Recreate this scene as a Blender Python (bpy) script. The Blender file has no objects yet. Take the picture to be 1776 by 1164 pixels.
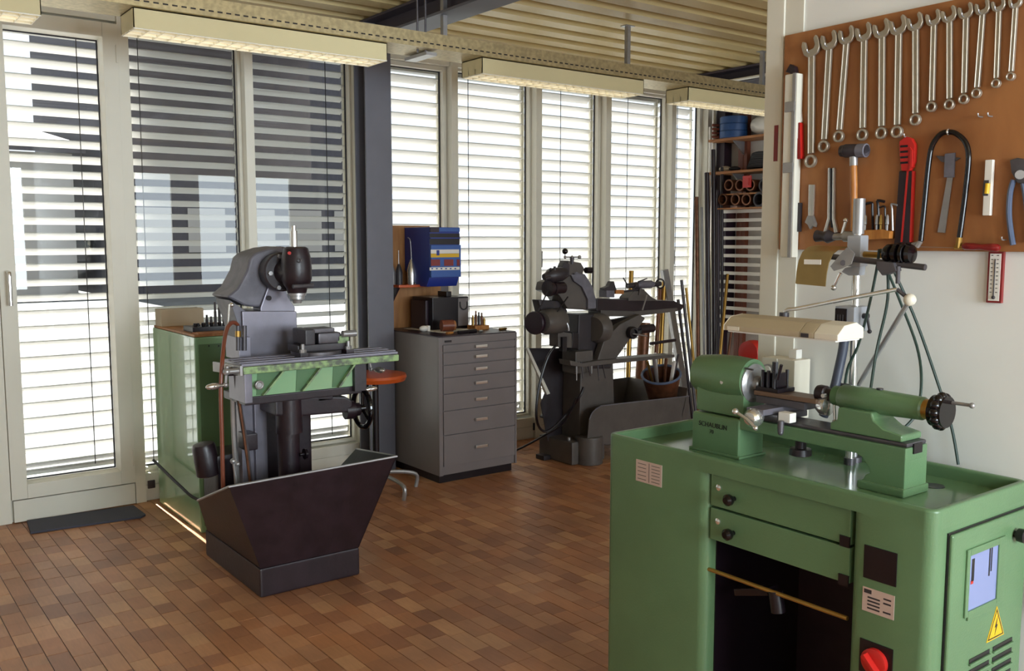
import bpy, bmesh, math, random
from mathutils import Vector, Matrix
random.seed(7)
V = Vector
scene = bpy.context.scene
col = scene.collection
R = math.radians

# ---------------------------------------------------------------- camera, sky, sun, exposure
F, CX, CY, HC = 1614.0, 888.0, 582.0, 1.6          # focal length in pixels of the 1776x1164 frame, eye height
PITCH, YAW = math.atan(166 / F), R(37.0)
cam_d = bpy.data.cameras.new('camera')
cam = bpy.data.objects.new('camera', cam_d)
col.objects.link(cam)
cam.location = (0, 0, HC)
cam.rotation_euler = (math.pi / 2 - PITCH, 0, -YAW)
cam_d.sensor_fit = 'HORIZONTAL'
cam_d.sensor_width = 36
cam_d.lens = F / 1776 * 36
cam_d.clip_start = .02
scene.camera = cam

scene.view_settings.view_transform = 'Standard'
scene.view_settings.look = 'None'
scene.view_settings.gamma = 1
scene.view_settings.use_curve_mapping = False
scene.view_settings.exposure = 0.52

world = bpy.data.worlds.new('sky')
scene.world = world
world.use_nodes = True
wbg = world.node_tree.nodes['Background']
wbg.inputs[0].default_value = (.80, .88, 1.0, 1)
wbg.inputs[1].default_value = 1.0

sun_d = bpy.data.lights.new('sun', 'SUN')
sun_d.energy = 34
sun_d.angle = R(.6)
sun_d.color = (1, .98, .96)
sun = bpy.data.objects.new('sun', sun_d)
col.objects.link(sun)
sun.rotation_euler = (R(-(90 - 58)), 0, 0)          # from the window side, 58 degrees up

def fill_light(name, loc, rot, sx, sy, power, color):
    d = bpy.data.lights.new(name, 'AREA')
    d.shape = 'RECTANGLE'; d.size = sx; d.size_y = sy; d.energy = power; d.color = color
    o = bpy.data.objects.new(name, d); col.objects.link(o)
    o.location = loc; o.rotation_euler = rot
    return o
# area lamps added as daylight fill, at assumed unseen windows behind the camera
REAR = ((-.55, 30), (1.68, 150), (3.7, 55), (5.6, 55))     # centres and lamp powers of the assumed rear windows
for xc, pw in REAR:
    fill_light('rear_daylight_fill', (xc, -2.66, 1.75), (R(90), 0, 0), 1.5, 1.7, pw, (.80, .92, 1.0))

# ---------------------------------------------------------------- pixel -> place (a pixel gives a direction, the plane the distance)
_fh = V((math.sin(YAW), math.cos(YAW), 0)); _rt = V((math.cos(YAW), -math.sin(YAW), 0)); _up = V((0, 0, 1))
_fw = _fh * math.cos(PITCH) - _up * math.sin(PITCH); _cu = _fh * math.sin(PITCH) + _up * math.cos(PITCH)
_C = V((0, 0, HC))
def _ray(px, py): return _fw + _rt * ((px - CX) / F) + _cu * ((CY - py) / F)
def PZ(px, py, z): r = _ray(px, py); return _C + r * ((z - HC) / r.z)
def PY(px, py, y): r = _ray(px, py); return _C + r * (y / r.y)
def PX(px, py, x): r = _ray(px, py); return _C + r * (x / r.x)
def proj(p):
    d = V(p) - _C; z = d.dot(_fw)
    return CX + F * d.dot(_rt) / z, CY - F * d.dot(_cu) / z, z

# ---------------------------------------------------------------- materials
def lin(c):
    return tuple(((x / 255) / 12.92 if x / 255 <= .04045 else ((x / 255 + .055) / 1.055) ** 2.4) for x in c)
MATS = {}
def mat(name, rgb, rough=.5, metal=0, var=.0, vscale=8, bump=0, bscale=60, rgb2=None, spec=.5, coat=0, stretch=(1, 1, 1)):
    m = bpy.data.materials.new(name); m.use_nodes = True
    nt = m.node_tree; b = nt.nodes['Principled BSDF']
    c = lin(rgb) + (1,)
    b.inputs['Base Color'].default_value = c
    b.inputs['Roughness'].default_value = rough
    b.inputs['Metallic'].default_value = metal
    b.inputs['Specular IOR Level'].default_value = spec
    b.inputs['Coat Weight'].default_value = coat
    if var or bump or rgb2:
        tc = nt.nodes.new('ShaderNodeTexCoord'); mp = nt.nodes.new('ShaderNodeMapping')
        mp.inputs['Scale'].default_value = stretch
        nt.links.new(tc.outputs['Object'], mp.inputs[0])
    if var or rgb2:
        n = nt.nodes.new('ShaderNodeTexNoise'); n.inputs['Scale'].default_value = vscale; n.inputs['Detail'].default_value = 5
        nt.links.new(mp.outputs[0], n.inputs['Vector'])
        r = nt.nodes.new('ShaderNodeValToRGB')
        c2 = lin(rgb2) + (1,) if rgb2 else tuple(x * (1 - var) for x in c[:3]) + (1,)
        c1 = c if rgb2 else tuple(min(1, x * (1 + var)) for x in c[:3]) + (1,)
        r.color_ramp.elements[0].position = .38; r.color_ramp.elements[1].position = .62
        r.color_ramp.elements[0].color = c2; r.color_ramp.elements[1].color = c1
        nt.links.new(n.outputs['Fac'], r.inputs[0]); nt.links.new(r.outputs[0], b.inputs['Base Color'])
    if bump:
        n2 = nt.nodes.new('ShaderNodeTexNoise'); n2.inputs['Scale'].default_value = bscale; n2.inputs['Detail'].default_value = 3
        nt.links.new(mp.outputs[0], n2.inputs['Vector'])
        bp = nt.nodes.new('ShaderNodeBump'); bp.inputs['Strength'].default_value = bump; bp.inputs['Distance'].default_value = .004
        nt.links.new(n2.outputs['Fac'], bp.inputs['Height']); nt.links.new(bp.outputs[0], b.inputs['Normal'])
    MATS[name] = m
    return m
mat('green', (96, 127, 90), .32, var=.05, vscale=5, bump=.15, bscale=180)
mat('green_dark', (80, 116, 76), .36, var=.05, vscale=5)
mat('green_pale', (140, 180, 138), .2, var=.04, vscale=4, coat=1)
mat('green_chipped', (150, 180, 120), .45, rgb2=(90, 96, 82), vscale=30, bump=.3)
mat('cast_grey', (108, 106, 116), .5, var=.15, vscale=14, bump=.3, bscale=90)
mat('machine_grey', (88, 82, 78), .42, var=.10, vscale=8, bump=.15)
mat('machine_dark', (52, 46, 50), .42, var=.15, vscale=10, bump=.2)
mat('black_iron', (38, 25, 31), .36, var=.2, vscale=12, bump=.15)
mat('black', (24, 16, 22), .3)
mat('black_rubber', (30, 26, 30), .6)
mat('black_glossy', (14, 10, 14), .12)
mat('steel', (166, 164, 164), .34, metal=.6, var=.06, vscale=20)
mat('steel_dark', (92, 88, 92), .4, metal=.5, var=.15, vscale=18)
mat('steel_ground', (128, 124, 134), .36, metal=.5, var=.08, vscale=9)
mat('chrome', (222, 220, 216), .16, metal=.85)
mat('wrench_steel', (186, 178, 164), .36, metal=.65, var=.05, vscale=30)
mat('brass', (178, 140, 72), .32, metal=.8, var=.08)
mat('copper', (112, 72, 50), .4, metal=.5, var=.2, vscale=20)
mat('galvanised', (180, 162, 122), .4, metal=.6, var=.14, vscale=40)
mat('frame_white', (226, 222, 208), .45, var=.02, vscale=3)
mat('luminaire', (218, 204, 158), .5, var=.01)
mat('louver', (238, 232, 214), .3)
mat('slat', (190, 188, 184), .42)
mat('plaster', (214, 212, 206), .8, var=.03, vscale=5, bump=.12, bscale=120)
mat('plaster_grey', (206, 200, 192), .85, var=.04, vscale=4)
mat('partition', (240, 240, 236), .6, var=.02, vscale=3)
mat('deck', (206, 184, 132), .42, var=.03, vscale=2)
mat('beam', (70, 62, 72), .5, var=.06)
mat('column', (108, 108, 118), .5, var=.05, vscale=5)
mat('column_dark', (52, 44, 60), .5)
mat('cabinet_grey', (124, 116, 116), .38, var=.04, vscale=4)
mat('plywood', (178, 126, 74), .55, rgb2=(156, 104, 58), vscale=4, stretch=(6, 6, 1))
mat('pegboard', (168, 112, 64), .5, rgb2=(148, 94, 52), vscale=3.2, stretch=(1, 3, 1.2))
mat('shelf_wood', (186, 128, 78), .5, rgb2=(160, 104, 58), vscale=5, stretch=(8, 1, 8))
mat('wood_handle', (196, 132, 66), .4, rgb2=(168, 104, 46), vscale=12, stretch=(4, 4, 1))
mat('orange', (196, 84, 32), .3, coat=.3)
mat('red', (190, 36, 30), .35)
mat('red_dark', (128, 24, 26), .3, coat=.4)
mat('red_brown', (126, 66, 44), .4)
mat('blue_bin', (30, 52, 140), .4, var=.05)
mat('blue_mid', (52, 92, 168), .4)
mat('blue_wire', (40, 78, 132), .45)
mat('blue_grey', (90, 104, 132), .45)
mat('yellow', (226, 180, 30), .45)
mat('white', (236, 232, 224), .45)
mat('label_pink', (196, 172, 160), .5)
mat('mat_grey', (74, 74, 86), .9, bump=.6, bscale=400)
mat('lamp_beige', (182, 166, 138), .5, var=.02)
mat('lamp_cream', (226, 218, 200), .4)
mat('cable_green', (36, 56, 48), .45)
mat('bronze_sheet', (176, 150, 100), .3, metal=.9, var=.1)
mat('asphalt', (76, 78, 76), .9, var=.15, vscale=2)
mat('far_dark', (58, 56, 62), .8, var=.1)
mat('far_light', (150, 146, 140), .8)
mat('display', (132, 142, 186), .15)
mat('satin', (176, 178, 184), .4, metal=.3)
mat('bronze_dark', (112, 88, 70), .45, metal=.3, var=.1)
mat('conduit', (62, 68, 84), .45)
mat('green_gloss', (96, 127, 90), .16, var=.04)
mat('purple_dark', (46, 30, 42), .4)

m_ = mat('lamp_tube', (250, 246, 232), .4)
m_.node_tree.nodes['Principled BSDF'].inputs['Emission Color'].default_value = (1, .93, .76, 1)
m_.node_tree.nodes['Principled BSDF'].inputs['Emission Strength'].default_value = 2.2

def glass_mat():
    m = bpy.data.materials.new('window_glass'); m.use_nodes = True
    nt = m.node_tree; nt.nodes.clear()
    out = nt.nodes.new('ShaderNodeOutputMaterial'); mix = nt.nodes.new('ShaderNodeMixShader')
    tr = nt.nodes.new('ShaderNodeBsdfTransparent'); gl = nt.nodes.new('ShaderNodeBsdfGlossy')
    lw = nt.nodes.new('ShaderNodeLayerWeight'); lw.inputs[0].default_value = .5
    pw = nt.nodes.new('ShaderNodeMath'); pw.operation = 'POWER'; pw.inputs[1].default_value = 5
    ma = nt.nodes.new('ShaderNodeMath'); ma.operation = 'MULTIPLY_ADD'; ma.inputs[1].default_value = .92; ma.inputs[2].default_value = .04
    tr.inputs[0].default_value = (.95, .97, .95, 1); gl.inputs['Roughness'].default_value = .0
    nt.links.new(lw.outputs['Facing'], pw.inputs[0]); nt.links.new(pw.outputs[0], ma.inputs[0]); nt.links.new(ma.outputs[0], mix.inputs[0])
    nt.links.new(tr.outputs[0], mix.inputs[1]); nt.links.new(gl.outputs[0], mix.inputs[2])
    nt.links.new(mix.outputs[0], out.inputs[0])
    MATS['glass'] = m
glass_mat()
def floor_mat():
    m = bpy.data.materials.new('oak_block'); m.use_nodes = True
    nt = m.node_tree; b = nt.nodes['Principled BSDF']
    at = nt.nodes.new('ShaderNodeAttribute'); at.attribute_name = 'tone'
    tc = nt.nodes.new('ShaderNodeTexCoord'); geo = nt.nodes.new('ShaderNodeNewGeometry')
    mp = nt.nodes.new('ShaderNodeMapping'); mp.inputs['Scale'].default_value = (90, 12, 10)
    nt.links.new(geo.outputs['Position'], mp.inputs[0])
    n = nt.nodes.new('ShaderNodeTexNoise'); n.inputs['Scale'].default_value = 1; n.inputs['Detail'].default_value = 4
    nt.links.new(mp.outputs[0], n.inputs['Vector'])
    n2 = nt.nodes.new('ShaderNodeTexNoise'); n2.inputs['Scale'].default_value = 2.2; n2.inputs['Detail'].default_value = 4
    nt.links.new(geo.outputs['Position'], n2.inputs['Vector'])
    r = nt.nodes.new('ShaderNodeMapRange'); r.inputs[3].default_value = .82; r.inputs[4].default_value = 1.16
    nt.links.new(n.outputs['Fac'], r.inputs[0])
    r2 = nt.nodes.new('ShaderNodeMapRange'); r2.inputs[1].default_value = .3; r2.inputs[2].default_value = .7; r2.inputs[3].default_value = .72; r2.inputs[4].default_value = 1.12
    nt.links.new(n2.outputs['Fac'], r2.inputs[0])
    mu = nt.nodes.new('ShaderNodeMath'); mu.operation = 'MULTIPLY'
    nt.links.new(r.outputs[0], mu.inputs[0]); nt.links.new(r2.outputs[0], mu.inputs[1])
    mx = nt.nodes.new('ShaderNodeVectorMath'); mx.operation = 'SCALE'
    nt.links.new(at.outputs['Color'], mx.inputs[0]); nt.links.new(mu.outputs[0], mx.inputs['Scale'])
    nt.links.new(mx.outputs[0], b.inputs['Base Color'])
    b.inputs['Roughness'].default_value = .42
    MATS['oak'] = m
floor_mat()

# ---------------------------------------------------------------- geometry helpers
ORG = {}
def basis(d):
    d = V(d).normalized()
    a = V((0, 0, 1)) if abs(d.z) < .9 else V((1, 0, 0))
    u = d.cross(a).normalized(); return d, u, d.cross(u).normalized()
class MB:
    def __init__(s): s.v = []; s.f = []
    def add(s, vs, fs):
        o = len(s.v); s.v += [V(p) for p in vs]; s.f += [tuple(i + o for i in f) for f in fs]; return s
    def box(s, x0, x1, y0, y1, z0, z1):
        x0, x1 = sorted((x0, x1)); y0, y1 = sorted((y0, y1)); z0, z1 = sorted((z0, z1))
        return s.add([(x, y, z) for z in (z0, z1) for y in (y0, y1) for x in (x0, x1)],
                     [(0, 2, 3, 1), (4, 5, 7, 6), (0, 1, 5, 4), (2, 6, 7, 3), (0, 4, 6, 2), (1, 3, 7, 5)])
    def obox(s, c, u, v, w):
        c, u, v, w = V(c), V(u), V(v), V(w)
        if u.cross(v).dot(w) < 0: u = -u
        return s.add([c + u * i + v * j + w * k for k in (-1, 1) for j in (-1, 1) for i in (-1, 1)],
                     [(0, 2, 3, 1), (4, 5, 7, 6), (0, 1, 5, 4), (2, 6, 7, 3), (0, 4, 6, 2), (1, 3, 7, 5)])
    def prism(s, pts, vec):
        pts = [V(p) for p in pts]; vec = V(vec); n = len(pts)
        nr = V((0, 0, 0))
        for i in range(n): nr += (pts[i] - pts[0]).cross(pts[(i + 1) % n] - pts[0])
        if nr.dot(vec) > 0: pts = pts[::-1]
        fs = [tuple(range(n)), tuple(range(2 * n - 1, n - 1, -1))]
        fs += [(i, i + n, (i + 1) % n + n, (i + 1) % n)[::-1] for i in range(n)]
        fs = fs[:2] + [f[::-1] for f in fs[2:]] if False else fs
        return s.add(pts + [p + vec for p in pts], fs)
    def lathe(s, p0, axis, prof, n=20):
        d, u, w = basis(axis); p0 = V(p0); vs = []; fs = []
        for t, r in prof:
            for k in range(n):
                a = 2 * math.pi * k / n; vs.append(p0 + d * t + (u * math.cos(a) + w * math.sin(a)) * max(r, 1e-5))
        m = len(prof)
        for i in range(m - 1):
            for k in range(n):
                k2 = (k + 1) % n; fs.append((i * n + k, i * n + k2, (i + 1) * n + k2, (i + 1) * n + k))
        fs.append(tuple(range(n - 1, -1, -1))); fs.append(tuple((m - 1) * n + k for k in range(n)))
        return s.add(vs, fs)
    def cyl(s, p0, p1, r0, r1=None, n=16):
        p0, p1 = V(p0), V(p1); L = (p1 - p0).length
        return s.lathe(p0, p1 - p0, [(0, r0), (L, r0 if r1 is None else r1)], n)
    def sph(s, c, r, n=14, sc=(1, 1, 1)):
        m = max(6, n // 2); vs = []; fs = []; c = V(c)
        for i in range(m + 1):
            t = math.pi * i / m
            for k in range(n):
                a = 2 * math.pi * k / n
                vs.append(c + V((math.sin(t) * math.cos(a) * r * sc[0], math.sin(t) * math.sin(a) * r * sc[1], math.cos(t) * r * sc[2])))
        for i in range(m):
            for k in range(n):
                k2 = (k + 1) % n; fs.append((i * n + k, (i + 1) * n + k, (i + 1) * n + k2, i * n + k2))
        return s.add(vs, fs)
    def tube(s, pts, r, n=8, sub=5, closed=False):
        pts = [V(p) for p in pts]
        if sub > 1 and len(pts) > 2:
            q = []; m = len(pts)
            for i in range(m if closed else m - 1):
                if closed: a, b, c, d = pts[i - 1], pts[i], pts[(i + 1) % m], pts[(i + 2) % m]
                else: a, b, c, d = pts[max(i - 1, 0)], pts[i], pts[i + 1], pts[min(i + 2, m - 1)]
                for k in range(sub):
                    t = k / sub
                    q.append(.5 * ((2 * b) + (c - a) * t + (2 * a - 5 * b + 4 * c - d) * t * t + (3 * b - a - 3 * c + d) * t ** 3))
            if not closed: q.append(pts[-1])
            pts = q
        vs = []; fs = []; m = len(pts); u = None
        for i, p in enumerate(pts):
            if closed: d = (pts[(i + 1) % m] - pts[i - 1]).normalized()
            else: d = (pts[min(i + 1, m - 1)] - pts[max(i - 1, 0)]).normalized()
            if u is None: _, u, w = basis(d)
            else:
                u = (u - d * u.dot(d)).normalized(); w = d.cross(u)
            w = d.cross(u).normalized()
            rr = r[i] if isinstance(r, (list, tuple)) and len(r) == m else (r if not isinstance(r, (list, tuple)) else r[0])
            for k in range(n):
                a = 2 * math.pi * k / n; vs.append(p + (u * math.cos(a) + w * math.sin(a)) * rr)
        for i in range(m if closed else m - 1):
            j = (i + 1) % m
            for k in range(n):
                k2 = (k + 1) % n; fs.append((i * n + k, i * n + k2, j * n + k2, j * n + k))
        if not closed:
            fs.append(tuple(range(n - 1, -1, -1))); fs.append(tuple((m - 1) * n + k for k in range(n)))
        return s.add(vs, fs)
    def ring(s, c, axis, R0, r, n=28, k=8):
        d, u, w = basis(axis); c = V(c)
        return s.tube([c + (u * math.cos(2 * math.pi * i / n) + w * math.sin(2 * math.pi * i / n)) * R0 for i in range(n)], r, k, 1, True)
    def tubering(s, c, axis, ro, ri, L, n=18):
        d, u, w = basis(axis); c = V(c); vs = []; fs = []
        for t, r in ((0, ro), (L, ro), (L, ri), (0, ri)):
            for k in range(n):
                a = 2 * math.pi * k / n; vs.append(c + d * t + (u * math.cos(a) + w * math.sin(a)) * r)
        for i in range(4):
            for k in range(n):
                k2 = (k + 1) % n; j = (i + 1) % 4; fs.append((i * n + k, i * n + k2, j * n + k2, j * n + k))
        return s.add(vs, fs)
    def build(s, name, m, parent=None, bevel=0, seg=2, angle=35, kind=None, base=True, above=None):
        if parent is not None: org = ORG[parent]
        elif base:
            xs = [p.x for p in s.v]; ys = [p.y for p in s.v]; zs = [p.z for p in s.v]
            org = V(((min(xs) + max(xs)) / 2, (min(ys) + max(ys)) / 2, min(zs)))
        else: org = V((0, 0, 0))
        me = bpy.data.meshes.new(name)
        me.from_pydata([p - org for p in s.v], [], s.f); me.update()
        bm = bmesh.new(); bm.from_mesh(me)
        bmesh.ops.recalc_face_normals(bm, faces=bm.faces)
        if bevel:
            es = [e for e in bm.edges if len(e.link_faces) == 2 and e.calc_face_angle(0) > R(30) and (above is None or min(v.co.z for v in e.verts) + org.z > above)]
            bmesh.ops.bevel(bm, geom=es, offset=bevel, segments=seg, profile=.6, affect='EDGES', clamp_overlap=True)
        bm.to_mesh(me); bm.free()
        for p in me.polygons: p.use_smooth = True
        me.set_sharp_from_angle(angle=R(angle))
        me.materials.append(MATS[m])
        o = bpy.data.objects.new(name, me); col.objects.link(o)
        if bevel:
            wn = o.modifiers.new('weighted_normal', 'WEIGHTED_NORMAL'); wn.keep_sharp = True; wn.weight = 100
        ORG[o] = org
        if parent is not None: o.parent = parent
        else: o.location = org
        if kind: o['kind'] = kind
        return o
def thing(name, loc, label, cat, group=None):
    o = bpy.data.objects.new(name, None); col.objects.link(o)
    o.location = loc; o.empty_display_size = .05; ORG[o] = V(loc)
    return tag(o, label, cat, group)
def tag(o, label, cat, group=None):
    o['label'] = label; o['category'] = cat
    if group: o['group'] = group
    return o
def struct(name, loc=(0, 0, 0)):
    o = bpy.data.objects.new(name, None); col.objects.link(o); o.location = loc; ORG[o] = V(loc); o['kind'] = 'structure'
    return o
def lettering(name, body, size, origin, xdir, ydir, m, parent, extrude=.0006, align='CENTER'):
    cu = bpy.data.curves.new(name, 'FONT'); cu.body = body; cu.size = size; cu.align_x = align; cu.align_y = 'CENTER'; cu.extrude = extrude
    t = bpy.data.objects.new(name, cu); col.objects.link(t)
    bpy.context.view_layer.update()
    me = bpy.data.meshes.new_from_object(t.evaluated_get(bpy.context.evaluated_depsgraph_get()))
    bpy.data.objects.remove(t)
    x = V(xdir).normalized(); y = V(ydir).normalized(); z = x.cross(y)
    M = Matrix((x, y, z)).transposed().to_4x4(); M.translation = V(origin) - ORG[parent]
    me.transform(M); me.materials.clear(); me.materials.append(MATS[m])
    o = bpy.data.objects.new(name, me); col.objects.link(o); o.parent = parent; ORG[o] = ORG[parent]
    return o
def copy_tree(o, parent=None):
    c = o.copy(); col.objects.link(c); c.parent = parent
    for ch in list(o.children): copy_tree(ch, c)
    return c

# ================================================================ SETTING
XL, XR, YB, YW, ZC = -2.6, 6.8, -2.6, 5.88, 3.04
PWX = 2.56                                              # face of the tool-board partition
# floor: slab with raised oak blocks
floor = MB().box(XL - .1, XR + .1, YB - .1, YW + .12, -.12, -.004).build('floor', 'machine_dark', kind='structure', base=False)
WOOD = [(170, 118, 80), (176, 124, 84), (162, 110, 74), (182, 130, 90), (156, 104, 70), (172, 116, 76), (176, 126, 90), (166, 112, 74), (146, 96, 64), (190, 140, 98)]
blocks = []
x = XL
while x < XR:
    y = YB + random.random() * .1
    while y < YW - .02:
        L = random.choice((.13, .13, .13, .15, .11, .17))
        blocks.append((x, y, min(y + L, YW - .02)))
        y += L
    x += .079
def block_geo(mb, b):
    g = .0016; h = random.uniform(-.0012, .0006)
    return mb.box(b[0] + g, b[0] + .079 - g, b[1] + g * .25, b[2] - g * .25, -.018, h)
def set_tone(o, tones):
    a = o.data.attributes.new('tone', 'FLOAT_COLOR', 'FACE')
    for i, t in enumerate(tones): a.data[i].color = t
def tone():
    c = lin(random.choice(WOOD)); k = random.uniform(1.08, 1.2); return tuple(v * k for v in c) + (1,)
def in_view(b):
    px, py, d = proj(((b[0] + .04), (b[1] + b[2]) / 2, 0))
    if d < .5 or not (8 < px < 1052 and py < 1175): return None
    if 340 < px < 640 and 860 < py < 1030: return None
    return d
vis = sorted([(in_view(b), b) for b in blocks if in_view(b)], key=lambda t: t[0])
near = [b for _, b in vis[:300]]; nearset = set(near)
for b in near:
    o = block_geo(MB(), b).build('floor_block', 'oak', floor); t = tone(); set_tone(o, [t] * 6)
rest = MB(); tones = []
for b in blocks:
    if b in nearset: continue
    block_geo(rest, b); t = tone(); tones += [t] * 6
me = bpy.data.meshes.new('floor_blocks_beyond'); me.from_pydata(rest.v, [], rest.f); me.update(); me.materials.append(MATS['oak'])
ro = bpy.data.objects.new('floor_blocks_beyond', me); col.objects.link(ro); ro.parent = floor; ro['kind'] = 'stuff'; ORG[ro] = V((0, 0, 0))
set_tone(ro, tones)

# ceiling: trapezoidal steel deck, ribs along x
mb = MB(); prof = []; y = YB - .1
while y < YW + .3:
    prof += [(y, ZC), (y + .125, ZC), (y + .133, ZC + .1), (y + .226, ZC + .1)]; y += .238
vs = [(x, a, b) for a, b in prof for x in (XL - .1, XR + .1)]
mb.add(vs, [(2 * i, 2 * i + 1, 2 * i + 3, 2 * i + 2) for i in range(len(prof) - 1)])
mb.box(XL - .1, XR + .1, YB - .1, YW + .3, ZC + .11, ZC + .2)
mb.build('ceiling', 'deck', kind='structure', base=False, angle=20)

# side and rear walls
MB().box(XL - .1, XL, YB - .1, YW + .1, 0, ZC + .05).build('wall_left', 'plaster', kind='structure', base=False)
MB().box(XR, XR + .1, YB - .1, YW + .12, 0, ZC + .05).build('wall_right', 'plaster_grey', kind='structure', base=False)
mb = MB()
mb.box(XL, XR, YB - .1, YB, 0, .85).box(XL, XR, YB - .1, YB, 2.65, ZC)
_e = XL
for xc, _ in REAR:
    mb.box(_e, xc - .8, YB - .1, YB, .85, 2.65); _e = xc + .8
mb.box(_e, XR, YB - .1, YB, .85, 2.65)
mb.build('wall_rear', 'plaster', kind='structure', base=False)
for n, (xc, _) in enumerate(REAR, 20):  # assumed windows, added as openings for the rear fill lamps
    w = struct('window_%d' % n, (xc, YB - .05, .85))
    f = MB()
    for (a, b, c, d) in ((-.8, -.74, .85, 2.65), (.74, .8, .85, 2.65), (-.74, .74, .85, .91), (-.74, .74, 2.59, 2.65), (-.03, .03, .91, 2.59)):
        f.box(xc + a, xc + b, YB - .08, YB - .02, c, d)
    f.build('window_frame', 'frame_white', w)

# partition carrying the tool board (right), with its white end post
part = MB().box(PWX, PWX + .1, YB, 1.93, 0, ZC).build('wall_partition', 'partition', kind='structure', base=False)
MB().box(PWX - .012, PWX + .112, 1.93, 2.0, 0, ZC).build('end_post', 'frame_white', part, bevel=.006)
MB().box(PWX - .006, PWX, 1.86, 1.93, 0, ZC).build('cover_strip', 'frame_white', part, bevel=.002)

# window wall
MU = [(1.505, 1.567), (2.262, 2.318), (3.04, 3.10), (3.82, 3.876), (4.61, 4.668), (5.352, 5.41), (6.132, 6.19), (6.60, 6.66)]
YF, YG = 5.80, 5.93
wall = MB().box(XL, XR, YF + .02, YW + .12, 2.86, ZC + .05).box(.83, XR, YF + .03, YW + .1, 0, .17).box(XL, -.75, YF + .02, YW + .1, 0, 2.86).build('wall_window', 'frame_white', kind='structure', base=False)
for a, b in MU:
    MB().box(a, b, YF, YG, 0, 2.9).build('mullion', 'frame_white', wall, bevel=.004)
MB().box(.76, .83, YF, YG, 0, 2.9).build('mullion', 'frame_white', wall, bevel=.004)
MB().box(-.06, 0, YF, YG, 0, 2.9).build('mullion', 'frame_white', wall, bevel=.004)
MB().box(XL, .76, YF + .03, YW + .1, 0, .17).build('sill_panel', 'frame_white', wall)
for a, b, z0 in ((1.567, 2.262, .135), (2.318, 3.04, .135), (3.1, 3.82, .135), (3.876, 4.61, .135), (4.668, 5.352, .135)):
    MB().box(a + .004, b - .004, YF + .022, YF + .034, .012, .098).build('base_panel', 'frame_white', wall, bevel=.002)
    MB().box(a + .004, b - .004, YF + .022, YF + .034, .102, .172).build('base_panel', 'frame_white', wall, bevel=.002)
bays = [('door', .83, 1.505), ('w', 1.567, 2.262), ('w', 2.318, 3.04), ('w', 3.10, 3.82), ('w', 3.876, 4.61), ('w', 4.668, 5.352), ('w', 5.41, 6.132), ('w', 6.19, 6.60)]
def sash(parent, a, b, z0, z1, fw, y0, y1, nm='sash_frame'):
    for q in ((a, a + fw, z0, z1), (b - fw, b, z0, z1), (a + fw, b - fw, z0, z0 + fw), (a + fw, b - fw, z1 - fw, z1)):
        MB().box(q[0], q[1], y0, y1, q[2], q[3]).build(nm, 'frame_white', parent, bevel=.003)
    g = .007                                       # dark glazing gasket
    mbk = MB()
    for q in ((a + fw, a + fw + g, z0 + fw, z1 - fw), (b - fw - g, b - fw, z0 + fw, z1 - fw), (a + fw, b - fw, z0 + fw, z0 + fw + g), (a + fw, b - fw, z1 - fw - g, z1 - fw)):
        mbk.box(q[0], q[1], YG - .02, YG - .008, q[2], q[3])
    mbk.build('gasket', 'black_rubber', parent)
    MB().add([(a + fw, YG - .012, z0 + fw), (b - fw, YG - .012, z0 + fw), (b - fw, YG - .012, z1 - fw), (a + fw, YG - .012, z1 - fw)], [(0, 1, 2, 3)]).build('glass_pane', 'glass', parent)
def window(n, a, b, opening):
    w = struct('window_%d' % n, ((a + b) / 2, YG, .18))
    sash(w, a, b, .18, 2.86, .032 if opening else .02, YG - .06, YG)
    if opening:
        MB().cyl((a + .016, YG - .06, 1.5), (a + .016, YG - .1, 1.5), .008).build('handle_neck', 'steel_dark', w)
        MB().box(a + .008, a + .024, YG - .112, YG - .098, 1.38, 1.51).build('handle', 'steel_dark', w, bevel=.004)
for i, (k, a, b) in enumerate(bays[1:]):
    window(i + 1, a, b, i in (2, 4, 6))
window(9, .0, .76, False); window(10, -.75, -.06, False)
door = struct('door_1', (1.17, YF, 0))
sash(door, .832, 1.504, .135, 2.84, .082, YF - .012, YG - .02, 'door_frame')
MB().box(.84, 1.5, YF - .004, YF + .05, .004, .128).build('bottom_panel', 'frame_white', door, bevel=.002)
MB().box(1.492, 1.502, YF - .02, YF - .004, .24, .34).build('hinge', 'frame_white', door)
MB().box(1.492, 1.502, YF - .02, YF - .004, 2.62, 2.72).build('hinge', 'frame_white', door)
h = MB().tube([(.872, YF - .012, 1.42), (.872, YF - .06, 1.42), (.872, YF - .07, 1.4), (.872, YF - .07, 1.24)], .011, 10, 4)
h.build('door_handle', 'chrome', door)

# outside: ground, dark neighbouring hall, pale low shed (seen through the blinds)
MB().box(-60, 90, YW + .14, 120, -.3, -.1).build('ground_outside', 'asphalt', kind='structure', base=False)
nb = thing('neighbouring_hall', (13, 32, -.1), 'dark neighbouring hall standing beyond the blinds', 'building')
MB().box(7.2, 16.4, 30, 40, -.1, 12).build('facade', 'far_dark', nb)
for k in range(5):
    MB().box(8.0 + k * 1.7, 9.2 + k * 1.7, 29.96, 30.02, 1.2, 2.6).build('window', 'far_light', nb)
nb2 = thing('distant_shed', (3, 34, -.1), 'pale grey shed beyond the blind of the glazed door', 'building')
MB().box(-4, 6.6, 31, 38, -.1, 4.2).build('wall', 'far_light', nb2)
MB().prism([(-4.3, 30.6, 4.2), (6.9, 30.6, 4.2), (6.9, 38.4, 5.4), (-4.3, 38.4, 5.4)], (0, 0, .25)).build('roof', 'far_dark', nb2)
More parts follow.
